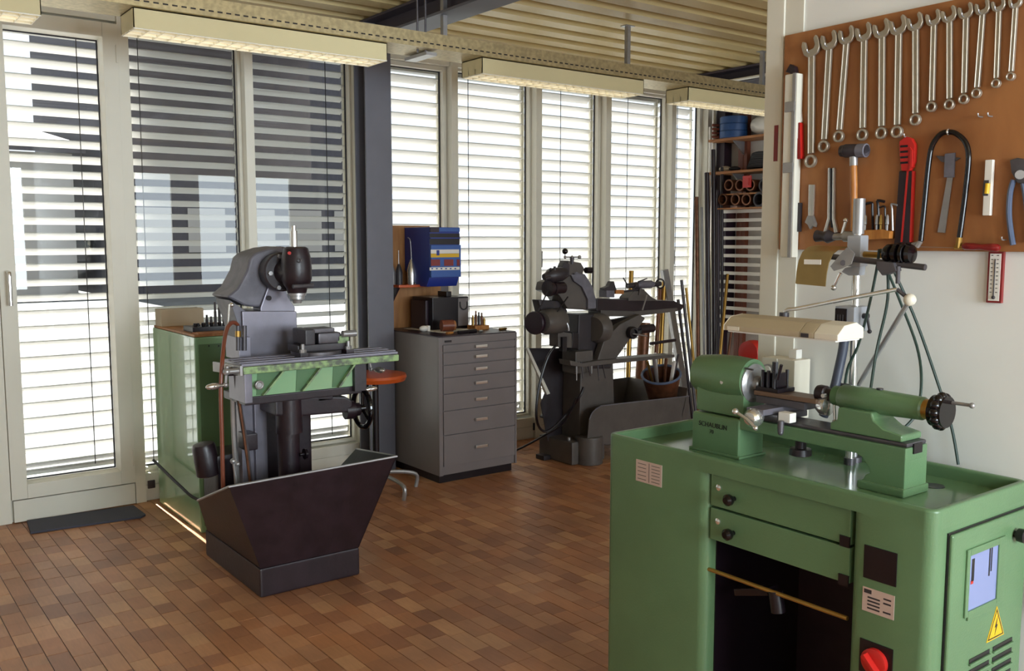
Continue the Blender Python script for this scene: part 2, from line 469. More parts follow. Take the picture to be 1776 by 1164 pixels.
# slab and front sheet added to keep sun and sky off two windows
cp = thing('shade_slab', (2.3, 6.3, 2.95), 'dark slab added outside to shade the two windows beside the door', 'light blocker')
MB().box(1.66, 3.16, 6.16, 6.8, 2.98, 3.06).build('slab', 'far_dark', cp)
MB().box(1.66, 3.16, 6.78, 6.82, 2.05, 3.06).build('sky_blocker', 'far_dark', cp)
for xx in (1.75, 3.0):
    MB().cyl((xx, 5.99, 3.0), (xx, 6.2, 3.0), .02).build('bracket', 'far_dark', cp)

# steel column and beams
colm = thing('steel_column', (3.11, 5.7, 0), 'blue-grey steel column standing before the windows', 'column')
MB().box(3.005, 3.2, 5.6, 5.615, 0, ZC).build('flange', 'column', colm, bevel=.002)
MB().box(3.005, 3.2, 5.745, 5.76, 0, ZC).build('flange', 'column', colm, bevel=.002)
MB().box(3.098, 3.108, 5.615, 5.745, 0, ZC).build('web', 'column', colm)
def beam(nm, x0, x1, z0, label, y1=YF + .02, mt='beam'):
    t = thing(nm, ((x0 + x1) / 2, 2, z0), label, 'beam')
    xm = (x0 + x1) / 2
    MB().box(x0, x1, YB, y1, z0, z0 + .016).build('flange', 'column', t, bevel=.002)  # same paint as the web, coloured lighter for the light on its underside
    MB().box(x0, x1, YB, y1, ZC - .018, ZC - .002).build('flange', mt, t, bevel=.002)
    MB().box(xm - .008, xm + .008, YB, y1, z0 + .016, ZC - .018).build('web', mt, t)
    return t
beam('roof_beam', 3.0, 3.19, 2.9, 'dark steel roof beam running from the column over the luminaires', 5.79)
b2 = beam('roof_beam', 6.3, 6.54, 2.9, 'steel roof beam over the corner with shelves')
MB().cyl((6.285, 3.0, 2.93), (6.285, 5.79, 2.93), .012, n=10).build('conduit', 'white', b2)  # plain white rod drawn along the lower flange edge

# ---------------------------------------------------------------- blinds (each slat its own part)
def slat_mesh(w, tilt, L):
    mb = MB(); n = 6; ct, st = math.cos(tilt), math.sin(tilt)
    up, lo = [], []
    for i in range(n + 1):
        s = -w / 2 + w * i / n                       # - = inner edge (up), + = outer edge (down)
        h = .006 * (1 - (2 * s / w) ** 2)
        up.append((s * ct + h * st, -s * st + h * ct)); lo.append((s * ct + (h - .0016) * st, -s * st + (h - .0016) * ct))
    loop = up + lo[::-1]
    vs = [(xx, a, b) for xx in (0, L) for a, b in loop]; m = len(loop)
    fs = [(i, (i + 1) % m, (i + 1) % m + m, i + m) for i in range(m)] + [tuple(range(m)), tuple(range(2 * m - 1, m - 1, -1))]
    mb.add(vs, fs)
    mb.cyl((0, up[0][0] + .001, up[0][1] - .001), (L, up[0][0] + .001, up[0][1] - .001), .0036, n=6)
    me = bpy.data.meshes.new('slat'); me.from_pydata(mb.v, [], mb.f); me.update()
    for p in me.polygons: p.use_smooth = True
    me.set_sharp_from_angle(angle=R(40)); me.materials.append(MATS['slat'])
    return me
def blind(a, b, tilt, label, zb=.30, zt=2.82, cords=(.16,), yb=6.03, pitch=.09, gap=-.016, slit=0):
    ga = a + gap - .004; a += gap + slit; b -= gap
    t = thing('venetian_blind', ((a + b) / 2, yb, zb), label, 'blind', 'outside venetian blinds')
    me = slat_mesh(.084, 0, b - a)
    z = zb + .05; k = 0
    while z < zt - .02:
        o = bpy.data.objects.new('slat', me); col.objects.link(o); o.parent = t
        o.location = V((a, yb, z + random.uniform(-.001, .001))) - ORG[t]
        tz_ = tilt[1] + (tilt[0] - tilt[1]) * (z - zb) / (zt - zb)
        o.rotation_euler = (-R(tz_ + random.uniform(-1.2, 1.2)), 0, 0)
        z += pitch; k += 1
    MB().box(a, b, yb - .035, yb + .035, zb, zb + .02).build('bottom_rail', 'slat', t, bevel=.003)
    MB().box(a, b, yb - .04, yb + .04, zt, zt + .06).build('head_rail', 'slat', t)
    for c in cords:
        xx = a + (b - a) * c if c >= 0 else b + (b - a) * c
        MB().cyl((xx, yb - .046, zb + .02), (xx, yb - .046, zt), .0028, n=6).build('cord', 'black_rubber', t)
    for xx in (ga, b + .004):
        MB().box(xx - .006, xx + .006, yb - .012, yb + .012, 0, 2.95).build('guide_rail', 'frame_white', t)
    return t
BL = [(0, (24, 31), 'white venetian blind outside the glazed door', (.72,)),
      (1, (17, 29), 'dim venetian blind outside the window right beside the glazed door', (.1,)),
      (2, (17, 29), 'dim venetian blind outside the window between milling machine and column', (.8,)),
      (3, (30, 38), 'sunlit venetian blind above the plywood panel behind the drawer cabinet', (.3,)),
      (4, (30, 38), 'sunlit venetian blind right of the blue wall bin', (.3,)),
      (5, (30, 38), 'sunlit venetian blind in the narrow opening sash behind the grey machine', (.5,)),
      (6, (30, 38), 'sunlit venetian blind behind the leaning bar stock and tailstock', (.5,)),
      (7, (30, 44), 'narrow sunlit venetian blind at the corner with the shelves', (.5,))]
for i, tilt, lab, cords in BL:
    blind(bays[i][1], bays[i][2], tilt, lab, cords=cords, zb=.20 if i else .22, slit=.05 if i == 1 else 0, pitch=.083 if i in (1, 2) else .09)
blind(.02, .74, (30, 42), 'venetian blind outside the pane left of the glazed door', cords=())
blind(-.73, -.08, (30, 42), 'venetian blind outside the pane farthest from the column', cords=())

# ================================================================ CEILING SERVICES
TY0, TY1, TZ0, TZ1 = 4.55, 4.82, 2.672, 2.748
tray = thing('cable_tray', (2.3, 4.68, TZ0), 'long perforated galvanised cable tray above the luminaires', 'cable tray')
MB().box(XL, XR - .05, TY0, TY0 + .003, TZ0, TZ1).box(XL, XR - .05, TY0, TY0 + .014, TZ1, TZ1 + .004).build('side', 'galvanised', tray)
MB().box(XL, XR - .05, TY1 - .003, TY1, TZ0, TZ1).build('side', 'galvanised', tray)
MB().box(XL, XR - .05, TY0, TY1, TZ0 - .003, TZ0).build('bottom', 'galvanised', tray)
sl = MB(); xx = -.2
while xx < XR - .1:
    sl.box(xx, xx + .025, TY0 - .0008, TY0, TZ0 + .018, TZ0 + .025); xx += .043
so = sl.build('slot_row', 'black', tray); so['kind'] = 'stuff'
for (px, py) in ((1088, 112), (1321, 152), (770, 60)):
    p = PY(px, py, 4.70)
    hg = MB().box(p.x - .014, p.x + .014, 4.685, 4.715, TZ0 + .001, ZC).box(p.x - .04, p.x + .04, 4.67, 4.73, ZC - .006, ZC)
    hg.build('hanger', 'steel', tray)
for px in (724, 738):
    p = PY(px, 55, 4.62)
    MB().cyl((p.x, 4.62, TZ0 - .02), (p.x, 4.62, ZC - .002), .006, n=8).build('threaded_rod', 'steel_dark', tray)
MB().box(2.86, 2.93, 4.6, 4.84, TZ0 - .03, TZ0 - .012).build('cross_rail', 'steel', tray)

def luminaire(x0, x1, label):
    y0, y1, z0, z1 = 4.58, 4.795, 2.572, TZ0 - .004
    t = thing('luminaire', ((x0 + x1) / 2, 4.68, z0), label, 'luminaire', 'louvered luminaires under the cable tray')
    h = MB().box(x0, x1, y0, y0 + .004, z0 + .005, z1).box(x0, x1, y1 - .004, y1, z0 + .005, z1).box(x0, x1, y0, y1, z1 - .004, z1)
    h.box(x0, x0 + .004, y0, y1, z0 + .005, z1).box(x1 - .004, x1, y0, y1, z0 + .005, z1)
    h.build('housing', 'luminaire', t)
    MB().box(x0 + .006, x1 - .006, y0 + .006, y1 - .006, z1 - .008, z1 - .005).build('reflector', 'louver', t)
    for k in range(2):
        yy = y0 + .07 + k * .075
        MB().cyl((x0 + .03, yy, z0 + .06), (x1 - .03, yy, z0 + .06), .013, n=10).build('tube', 'lamp_tube', t)
    n = 19
    for k in range(n + 1):
        xk = x0 + .005 + (x1 - x0 - .01) * k / n
        MB().prism([(xk - .0012, y0 + .004, z0), (xk + .0012, y0 + .004, z0), (xk + .004, y0 + .004, z0 + .034), (xk - .004, y0 + .004, z0 + .034)], (0, y1 - y0 - .008, 0)).build('louver_blade', 'louver', t)
    for k in range(4):
        yk = y0 + .005 + (y1 - y0 - .01) * k / 3
        MB().prism([(x0, yk - .0015, z0), (x0, yk + .0015, z0), (x0, yk + .0035, z0 + .036), (x0, yk - .0035, z0 + .036)], (x1 - x0, 0, 0)).build('louver_rail', 'louver', t)
luminaire(-.45, .878, 'cream louvered luminaire hung above the glazed door')
luminaire(1.265, 2.597, 'cream louvered luminaire hung before the two dim windows')
luminaire(3.232, 4.562, 'cream louvered luminaire hung above the drawer cabinet and sunlit windows')
luminaire(5.0, 6.33, 'cream louvered luminaire hung nearest the corner shelves')

# ================================================================ MILLING MACHINE
mill = thing('milling_machine', (1.78, 4.25, 0), 'old milling machine with green table and black chip tray', 'milling machine')
MB().box(1.525, 2.022, 3.895, 4.62, 0, .135).build('base', 'black_iron', mill, bevel=.012)
# chip tray: flared sheet panels
fl, fr, bl, br = V((1.53, 3.9, .135)), V((2.02, 3.9, .135)), V((1.53, 4.6, .135)), V((2.02, 4.6, .135))
ftl, ftr, ltl = V((1.362, 3.8, .56)), V((2.177, 3.8, .575)), V((1.37, 4.235, .40))
rtr = V((2.25, 4.35, .50))
hop = MB()
for q, n in (((fl, fr, ftr, ftl), (0, .006, 0)), ((fl, bl, ltl, ftl), (.006, 0, 0)), ((fr, br, rtr, ftr), (-.006, 0, 0))):
    hop.prism(q, n)
hp = hop.build('chip_tray', 'black_iron', mill)
MB().tube([ltl, ftl, ftr, rtr], .0055, 8, 1).build('rim', 'steel', hp)  # bright steel colour paints in the highlight along the black tray's edge
MB().box(1.56, 2.0, 3.93, 4.6, .136, .16).build('tray_floor', 'black_iron', mill)
# column
c0 = 4.33
MB().box(1.70, 2.0, c0 + .02, 4.62, .14, 1.02).build('column', 'black_iron', mill, bevel=.02)
MB().box(1.60, 1.66, 4.27, 4.34, .30, 1.14).build('slideway', 'steel_ground', mill, bevel=.004)
MB().prism([PY(420, 540, c0), PY(515, 540, c0), PY(517, 625, c0), PY(424, 628, c0)], (0, .25, 0)).build('column_face', 'steel_ground', mill, bevel=.006)
MB().prism([PY(398, 520, c0 + .02), PY(428, 540, c0 + .02), PY(424, 604, c0 + .02), PY(412, 560, c0 + .02)], (0, .2, 0)).build('column_bracket', 'cast_grey', mill, bevel=.006)
# overarm casting
arm = [PY(*p, c0 + .03) for p in ((394, 515), (412, 500), (428, 470), (433, 448), (445, 438), (470, 430), (496, 427), (500, 470), (470, 505), (452, 534), (426, 531))]
MB().prism(arm, (0, .24, 0)).build('overarm', 'cast_grey', mill, bevel=.018, seg=3)
MB().prism([PY(*p, c0 + .01) for p in ((452, 534), (470, 484), (492, 490), (500, 515), (512, 533), (512, 541), (452, 541))], (0, .1, 0)).build('head_bracket', 'steel_ground', mill, bevel=.006)
p = PY(466, 517, c0 + .005); MB().cyl(p, p + V((0, -.008, 0)), .012).build('bolt_hole', 'black', mill)
# swivel disc, head
hc = PY(505, 472, 4.22)
MB().lathe(hc + V((-.02, .13, 0)), (0, -1, 0), [(0, .09), (.05, .095), (.075, .095), (.082, .088)], 32).build('swivel_disc', 'machine_dark', mill)
for dx, dz in ((-.07, -.005), (.06, 0), (-.03, -.075), (-.02, .075)):
    q = hc + V((dx - .02, .048, dz)); MB().cyl(q, q + V((0, -.018, 0)), .011, n=6).build('bolt', 'steel', mill)
top, bot = PY(513, 428, 4.2), PY(515, 508, 4.2)
ax = bot - top; L = ax.length
head = MB().lathe(top, ax, [(0, .045), (.008, .058), (L * .2, .068), (L * .45, .073), (L * .7, .072), (L * .82, .062), (L * .9, .05), (L, .045)], 32).build('head', 'black_iron', mill)
MB().cyl(hc + V((-.01, .06, 0)), hc + V((.005, -.02, 0)), .06, n=24).build('head_neck', 'black_iron', mill)
MB().lathe(PY(510, 428, 4.2), (0, 0, 1), [(0, .017), (.075, .017), (.075, .012), (.1, .012)], 16).build('drawbar', 'chrome', mill)
p = PY(502, 439, 4.135); MB().cyl(p, p + V((-.004, -.008, 0)), .008, n=14).build('red_mark', 'red', head)
p = PY(519, 452, 4.125); MB().ring(p, (0, 1, 0), .008, .003).build('oil_plug', 'steel_dark', head)
p = PY(508, 497, 4.12); MB().cyl(p, PY(543, 495, 4.12), .01, n=10).build('clamp_screw', 'steel_dark', head)
MB().lathe(PY(515, 508, 4.2), (0, 0, -1), [(0, .044), (.012, .044), (.014, .036), (.03, .036), (.034, .024), (.05, .02)], 20).build('spindle_nose', 'steel', mill)
# table: T-slotted plate with chipped green edge
tz0, tz1 = 1.005, 1.05
tb = MB().box(1.505, 2.30, 3.99, 4.24, tz1 - .012, tz1)
for ys in (4.03, 4.1, 4.17): tb.box(1.505, 2.30, ys - .02, ys + .02, tz1, tz1 + .006)
tb.build('table', 'steel_ground', mill, bevel=.002)
MB().box(1.507, 2.298, 3.975, 4.235, tz0, tz1 - .012).build('table_edge', 'green_chipped', mill, bevel=.006)
MB().prism([(1.46, 4.2, 1.0), (1.507, 3.98, 1.0), (1.507, 3.98, 1.045), (1.46, 4.2, 1.045)], (-.012, 0, 0)).build('table_end_plate', 'steel', mill, bevel=.002)
# green apron with diagonal ribs
MB().box(1.555, 2.065, 4.02, 4.16, .895, tz0).build('apron', 'green_pale', mill, bevel=.004)
for k, (xa, xb) in enumerate(((1.60, 1.70), (1.79, 1.885), (1.975, 2.06))):
    MB().prism([(xa, 4.02, .90), (xa + .012, 4.02, .90), (xb + .012, 4.02, tz0), (xb, 4.02, tz0)], (0, -.028, 0)).build('rib', 'green_chipped', mill, bevel=.002)
    MB().prism([(xa, 4.02, .90), (xb, 4.02, tz0), (xa - .012, 4.02, tz0), (xa - .02, 4.02, .9)], (0, -.003, 0)).build('recess_panel', 'green_dark', mill)  # darker green triangles paint in the shade beside the ribs
MB().box(1.52, 1.556, 4.0, 4.2, .87, tz0).build('apron_end', 'steel_ground', mill, bevel=.004)
MB().box(2.066, 2.13, 4.0, 4.2, .87, tz0).build('apron_end', 'machine_dark', mill, bevel=.004)
MB().box(1.53, 2.12, 4.03, 4.3, .855, .893).build('saddle', 'black_iron', mill, bevel=.006)
MB().box(1.66, 1.72, 4.25, 4.33, .25, .86).build('knee_slide', 'steel_ground', mill, bevel=.004)
# knee: L-shaped dark casting with elevating screw housing
kz = .80
MB().prism([PY(*p, 4.06) for p in ((478, 688), (600, 688), (612, 695), (612, 715), (528, 722), (478, 722))], (0, .2, 0)).build('knee', 'black_iron', mill, bevel=.012)
MB().cyl(PY(500, 690, 4.1), PY(502, 750, 4.1), .062, n=24).build('knee_boss', 'black_iron', mill)
b0 = PY(500, 745, 4.1); MB().cyl(b0, (b0.x, b0.y, .15), .052, n=24).build('elevating_housing', 'black_iron', mill)
p = PY(532, 787, 4.05); MB().lathe(p + V((-.035, 0, 0)), (1, 0, 0), [(0, .008), (.02, .008), (.022, .026), (.034, .024)], 16).build('knob', 'black', mill)
MB().box(1.90, 1.98, 4.06, 4.2, .83, .87).build('knee_block', 'black_iron', mill, bevel=.005)
# handwheel at the right of the knee
wc = PY(628, 708, 4.1)
MB().lathe(PY(598, 712, 4.1), (1, -.12, 0), [(0, .045), (.045, .045), (.05, .034), (.075, .032), (.08, .018)], 20).build('collar', 'black_iron', mill)
hw = MB().ring(wc, (1, 0, 0), .094, .0125, 32, 10).build('handwheel', 'black_glossy', mill)
wd, wu, ww = basis((1, 0, 0))
for k in range(3):
    a = k * 2.094 + .6; MB().cyl(wc, wc + (wu * math.cos(a) + ww * math.sin(a)) * .09, .009, n=8).build('spoke', 'black_glossy', hw)
MB().cyl(wc - wd * .05, wc + wd * .012, .02, n=14).build('hub', 'black_glossy', hw)
p = wc + V((0, 0, .09)); MB().lathe(p, (1, -.1, .05), [(0, .005), (.02, .006), (.035, .012), (.06, .012), (.08, .006)], 12).build('crank_grip', 'chrome', hw)
# ball cranks at table ends
def crank(mbp, hub, arm_v, grip_v, axis, nm='ball_crank'):
    hub = V(hub); e = hub + V(arm_v)
    c = MB().cyl(hub - V(axis) * .07, hub, .013, n=12).sph(hub, .017).tube([hub, hub + V(arm_v) * .5, e], .007, 8, 1).sph(e, .012)
    o = c.build(nm, 'steel', mbp)
    MB().lathe(e, grip_v, [(0, .006), (.028, .007), (.036, .013), (.06, .016), (.084, .010), (.09, .003)], 12).build('grip', 'chrome', o)
    MB().sph(hub - V(arm_v) * .35, .011).build('counter_ball', 'steel', o)
crank(mill, PY(393, 645, 4.0), (-.006, 0, -.058), (-1, -.05, -.02), (-1, 0, 0))
MB().cyl(PY(392, 645, 4.05), PY(432, 643, 4.05), .02, n=14).build('screw_bearing', 'black_iron', mill)
crank(mill, PY(640, 625, 4.08), (.012, 0, -.045), (.3, -1, 0), (1, 0, 0))
p = PY(450, 668, 3.99); MB().ring(p, (0, 1, 0), .016, .005).cyl(p, p + V((0, .03, 0)), .012).build('sight_glass', 'steel', mill)
# guards, pipes, levers on the left
MB().tube([PY(408, 640, 4.12), PY(415, 700, 4.12), PY(428, 780, 4.12), PY(436, 850, 4.12)], .011, 8).build('lever_rod', 'steel_dark', mill)
MB().tube([PY(414, 690, 4.11), PY(424, 760, 4.1), PY(434, 835, 4.1)], .006, 8).build('copper_pipe', 'copper', mill)
MB().tube([PY(404, 660, 4.2), PY(406, 750, 4.2), PY(412, 850, 4.2)], .014, 8).build('feed_shaft', 'steel', mill)
MB().box(1.57, 1.63, 4.14, 4.24, .62, .70).build('trip_block', 'black_iron', mill, bevel=.008)
MB().cyl(PY(405, 802, 4.0), PY(410, 838, 4.0), .006).sph(PY(404, 800, 4.0), .013).sph(PY(412, 805, 4.0), .011).build('lever', 'steel', mill)
for px in (413, 424):
    MB().cyl(PY(px, 565, 4.26), PY(px, 608, 4.26), .011, n=10).build('coolant_pipe', 'steel_dark', mill)
MB().cyl(PY(413, 574, 4.26), PY(413, 584, 4.26), .014, n=10).build('brass_nut', 'brass', mill)
p0 = PY(352, 768, 4.45); MB().lathe(p0, (.15, 0, -1), [(0, .03), (.006, .05), (.02, .056), (.16, .058), (.165, .05)], 24).build('pump_motor', 'black_iron', mill)
MB().box(1.52, 1.72, 4.4, 4.62, .14, .56).build('pump_bracket', 'black_iron', mill, bevel=.03)
# head-lever with ball
MB().tube([PY(402, 530, 4.3), PY(398, 528, 4.3), PY(396, 562, 4.3)], .006, 8, 1).sph(PY(402, 529, 4.3), .012).build('lever', 'chrome', mill)
# red-brown coolant hose
hose = MB().tube([PY(413, 580, 4.3), PY(412, 564, 4.3), PY(402, 560, 4.27), PY(392, 575, 4.2), PY(386, 620, 4.05), PY(383, 680, 4.02), PY(385, 760, 4.02), PY(387, 850, 4.03)], .0095, 10)
hose.build('coolant_hose', 'red_brown', mill)
# machine vice on the table
vice = thing('machine_vice', (1.93, 4.1, tz1 + .006), 'oily machine vice clamped on the milling table', 'vice')
zv = tz1 + .006
MB().cyl((1.92, 4.11, zv), (1.92, 4.11, zv + .018), .12, n=32).build('swivel_base', 'steel_dark', vice, bevel=.003)
MB().box(1.80, 2.06, 4.05, 4.17, zv + .018, zv + .052).build('body', 'machine_dark', vice, bevel=.006)
MB().box(1.83, 1.88, 4.03, 4.18, zv + .052, zv + .125).build('fixed_jaw', 'machine_dark', vice, bevel=.008)
MB().box(1.90, 2.02, 4.04, 4.17, zv + .052, zv + .105).build('moving_jaw', 'steel_dark', vice, bevel=.012)
MB().box(1.88, 1.99, 4.05, 4.16, zv + .105, zv + .125).build('jaw_plate', 'steel_dark', vice, bevel=.003)
MB().box(2.0, 2.06, 4.04, 4.1, zv + .05, zv + .085).build('painted_pad', 'green_chipped', vice, bevel=.004)
MB().cyl((2.02, 4.03, zv + .095), (2.09, 4.03, zv + .095), .016, n=14).build('screw', 'steel', vice)
for sx, sy in ((1.815, 4.03), (2.05, 4.03)):
    MB().cyl((sx, sy, zv), (sx, sy, zv + .06), .009, n=8).cyl((sx, sy, zv + .02), (sx, sy, zv + .035), .017, n=6).build('clamp_bolt', 'steel', vice)
    MB().box(sx - .02, sx + .02, sy - .02, sy + .05, zv, zv + .02).build('clamp', 'black_iron', vice, bevel=.003)

# green control cabinet behind the mill
gc = thing('control_cabinet', (1.78, 5.3, 0), 'pale green glossy control cabinet standing behind the milling machine', 'cabinet')
gx0, gx1, gy0, gy1, gz = 1.622, 2.0, 4.98, 5.74, 1.08
MB().box(gx0, gx1, gy0, gy1, .0, gz).build('body', 'green_pale', gc, bevel=.012)
MB().box(gx0 + .02, gx1 - .02, gy0 - .006, gy0, .04, gz - .04).build('front_door', 'green', gc, bevel=.003)
MB().box(gx0 + .004, gx1, gy0 + .004, gy1 - .02, gz, gz + .012).build('wood_top', 'plywood', gc, bevel=.002)
for px in (362, 379):
    p = PY(px, 600, gy0 - .006); MB().cyl(p, p + V((0, -.004, 0)), .004, n=8).build('screw', 'black', gc)
cb = MB().tube([(1.72, 4.62, .35), (1.66, 4.74, .24), (1.58, 4.9, .22), (1.55, 5.1, .26), (1.56, 5.6, .3)], .008, 8)
tag(cb.build('power_cable', 'black_rubber'), 'black cable running from the milling machine past the green cabinet', 'cable')
gzt = gz + .012
rack = thing('tool_rack', (1.83, 5.2, gzt), 'black rack of collets and end mills on the green cabinet', 'tool rack')
MB().box(1.655, 1.95, 5.1, 5.26, gzt, gzt + .03).build('block', 'black', rack, bevel=.003)
for k in range(9):
    xx = 1.69 + k * .024; hgt = (.012, .015, .018, .06, .05, .13, .16, .12, .05)[k]
    o = MB().lathe((xx, 5.18, gzt + .03), (0, 0, 1), [(0, .008), (hgt * .6, .008), (hgt * .62, .006), (hgt, .006)], 10).build('end_mill', 'steel_dark' if k > 3 else 'black')
    tag(o, ('lowest black stub', 'second lowest black stub', 'third lowest black stub', 'black cutter of middle height', 'slim dark cutter of middle height', 'dark end mill left of the tallest one', 'tallest dark end mill', 'dark end mill right of the tallest one', 'short dark cutter beside the milling column')[k] + ' in the black rack', 'cutter', 'cutters in the black rack')
for k in range(5):
    xx = 1.68 + k * .045; o = MB().lathe((xx, 5.13, gzt + .03), (0, 0, 1), [(0, .009), (.012, .011), (.02, .011), (.021, .005)], 10).build('collet', 'black')
    tag(o, 'stubby black collet in the rack front row, ' + ('first', 'second', 'middle', 'fourth', 'last')[k] + ' counted towards the milling machine', 'collet', 'collets in the black rack')
pl = MB().box(1.65, 1.82, 5.0, 5.095, gzt, gzt + .006).build('wooden_board', 'shelf_wood', bevel=.001); tag(pl, 'small light wooden board lying under the tool rack', 'board')
bx = MB().box(1.63, 1.88, 5.58, 5.7, gzt, gzt + .1).build('card_box', 'lamp_beige', bevel=.003); tag(bx, 'flat beige card box standing at the back of the green cabinet', 'box')
ru = MB().obox((1.9, 5.05, gzt + .004), (.07, 0, 0), (0, .01, 0), (0, 0, .004)).build('folding_rule', 'yellow'); tag(ru, 'yellow folding rule lying on the green cabinet', 'rule')

# doormat
dm = MB().prism([(.875, 5.53, 0), (1.44, 5.47, 0), (1.475, 5.5, 0), (1.47, 5.735, 0), (.9, 5.78, 0)], (0, 0, .014)).build('doormat', 'mat_grey', bevel=.004)
tag(dm, 'dark grey doormat on the floor before the glazed door', 'doormat')

# ================================================================ DRAWER CABINET AND THINGS ON IT
dc = thing('drawer_cabinet', (3.53, 5.4, 0), 'grey steel cabinet of seven drawers beside the column', 'drawer cabinet')
dx0, dx1, dy0, dy1, dz0, dz1 = 3.215, 3.85, 5.06, 5.76, .055, .97
MB().box(dx0 + .02, dx1 - .02, dy0 + .03, dy1, 0, dz0).build('plinth', 'black', dc)
MB().box(dx0, dx1, dy0 + .006, dy1, dz0, dz1).build('body', 'cabinet_grey', dc, bevel=.004)
fy = dy0 + .006
MB().box(dx0, dx0 + .03, dy0 - .006, fy, dz0, dz1).build('front_frame', 'cabinet_grey', dc, bevel=.002)
MB().box(dx1 - .014, dx1, dy0 - .006, fy, dz0, dz1).build('front_frame', 'cabinet_grey', dc, bevel=.002)
MB().box(dx0 + .03, dx1 - .014, dy0 - .006, fy, dz1 - .045, dz1).build('front_frame', 'cabinet_grey', dc, bevel=.002)
zz = [.922, .871, .788, .705, .598, .485, .324, .112]
for k in range(7):
    z1, z0 = zz[k], zz[k + 1]
    d = MB().box(dx0 + .034, dx1 - .018, dy0 - .008, fy, z0 + .003, z1 - .003).build('drawer', 'cabinet_grey', dc, bevel=.002)
    hx, hz = (dx0 + dx1) / 2 + .01, (z0 + z1) / 2
    MB().box(hx - .05, hx + .05, dy0 - .026, dy0 - .021, hz - .010, hz + .010).box(hx - .05, hx - .044, dy0 - .026, dy0 - .008, hz - .010, hz + .010).box(hx + .044, hx + .05, dy0 - .026, dy0 - .008, hz - .010, hz + .010).build('handle', 'chrome', d, bevel=.002)
MB().box(dx0 + .045, dx0 + .1, dy0 - .0075, dy0 - .006, dz1 - .034, dz1 - .02).build('maker_plate', 'black', dc)
MB().box(dx0, dx1, dy0 + .004, dy1, dz1, dz1 + .006).build('top_mat', 'purple_dark', dc, bevel=.001)
dt = dz1 + .006
cs = thing('tool_case', (3.58, 5.6, dt), 'black tool case with grey label side on the drawer cabinet', 'case')
MB().box(3.42, 3.72, 5.45, 5.72, dt, dt + .225).build('body', 'black', cs, bevel=.006)
MB().box(3.72, 3.726, 5.46, 5.71, dt + .01, dt + .215).build('end_panel', 'cabinet_grey', cs)
MB().box(3.63, 3.715, 5.446, 5.45, dt + .02, dt + .215).build('grey_panel', 'cabinet_grey', cs, bevel=.001)
MB().tube([(3.645, 5.444, dt + .19), (3.648, 5.438, dt + .15), (3.675, 5.438, dt + .135), (3.7, 5.438, dt + .15), (3.703, 5.444, dt + .19)], .004, 8).build('carry_handle', 'machine_dark', cs)
MB().box(3.57, 3.61, 5.5, 5.62, dt + .225, dt + .262).build('latch', 'black', cs, bevel=.004)
MB().box(3.395, 3.42, 5.5, 5.7, dt, dt + .205).build('side_pocket', 'purple_dark', cs, bevel=.004)
sheet = MB().prism([PZ(700, 570, dt), PZ(770, 578, dt), PZ(815, 571, dt), PZ(745, 566, dt)], (0, 0, .002)).build('paper_sheet', 'white'); tag(sheet, 'white paper sheet under the tools on the drawer cabinet', 'paper')
bk = thing('wooden_block', (3.44, 5.3, dt), 'brown drilled wooden block on the drawer cabinet', 'block')
MB().cyl((3.42, 5.34, dt + .04), (3.50, 5.32, dt + .04), .04, n=16).build('roll', 'red_brown', bk)
MB().cyl((3.50, 5.32, dt + .04), (3.515, 5.316, dt + .04), .034, n=16).build('end_face', 'shelf_wood', bk)
cst = thing('collet_stand', (3.72, 5.33, dt), 'small stand with brass and dark tools at the right of the drawer cabinet', 'tool stand')
MB().box(3.66, 3.78, 5.28, 5.38, dt, dt + .03).build('base', 'wood_handle', cst, bevel=.003)
for k, (dx, hh, mt) in enumerate(((.01, .07, 'brass'), (.035, .10, 'copper'), (.06, .09, 'black'), (.085, .085, 'copper'), (.105, .05, 'brass'))):
    o = MB().lathe((3.665 + dx, 5.33, dt + .03), (0, 0, 1), [(0, .010), (hh * .7, .010), (hh * .75, .006), (hh, .006)], 10).build('punch', mt)
    tag(o, ('brass punch beside the tall brown one', 'tall brown punch', 'black punch', 'shorter brown punch', 'shortest brass punch')[k] + ' in the stand on the drawer cabinet', 'punch', 'punches in the small stand')
mk = MB().lathe((3.42, 5.14, dt + .012), (1, .1, 0), [(0, .005), (.004, .011), (.1, .011), (.1, .013), (.16, .013), (.17, .004)], 12).build('scriber', 'black'); tag(mk, 'black scriber lying near the front edge of the drawer cabinet', 'scriber')
for k, (a, b, mt, lab) in enumerate((((3.58, 5.12), .03, 'chrome', 'chrome gauge lying at the front of the drawer cabinet'), ((3.34, 5.15), .05, 'wood_handle', 'short wooden stick on the front edge of the drawer cabinet'), ((3.78, 5.16), .06, 'brass', 'brass bar lying at the right front of the drawer cabinet'))):
    o = MB().cyl((a[0], a[1], dt + .009), (a[0] + b, a[1] + .012, dt + .009), .009, n=10).cyl((a[0] + b, a[1] + .012, dt + .009), (a[0] + b + .01, a[1] + .014, dt + .009), .006, n=10).build('small_tool', mt); tag(o, lab, 'tool')
ca = MB().sph((3.33, 5.42, dt + .02), .03, sc=(1.2, .8, .7)).box(3.35, 3.37, 5.4, 5.43, dt, dt + .04).build('crumpled_rag', 'white', bevel=.004); tag(ca, 'white crumpled rag on the back left of the drawer cabinet', 'rag')
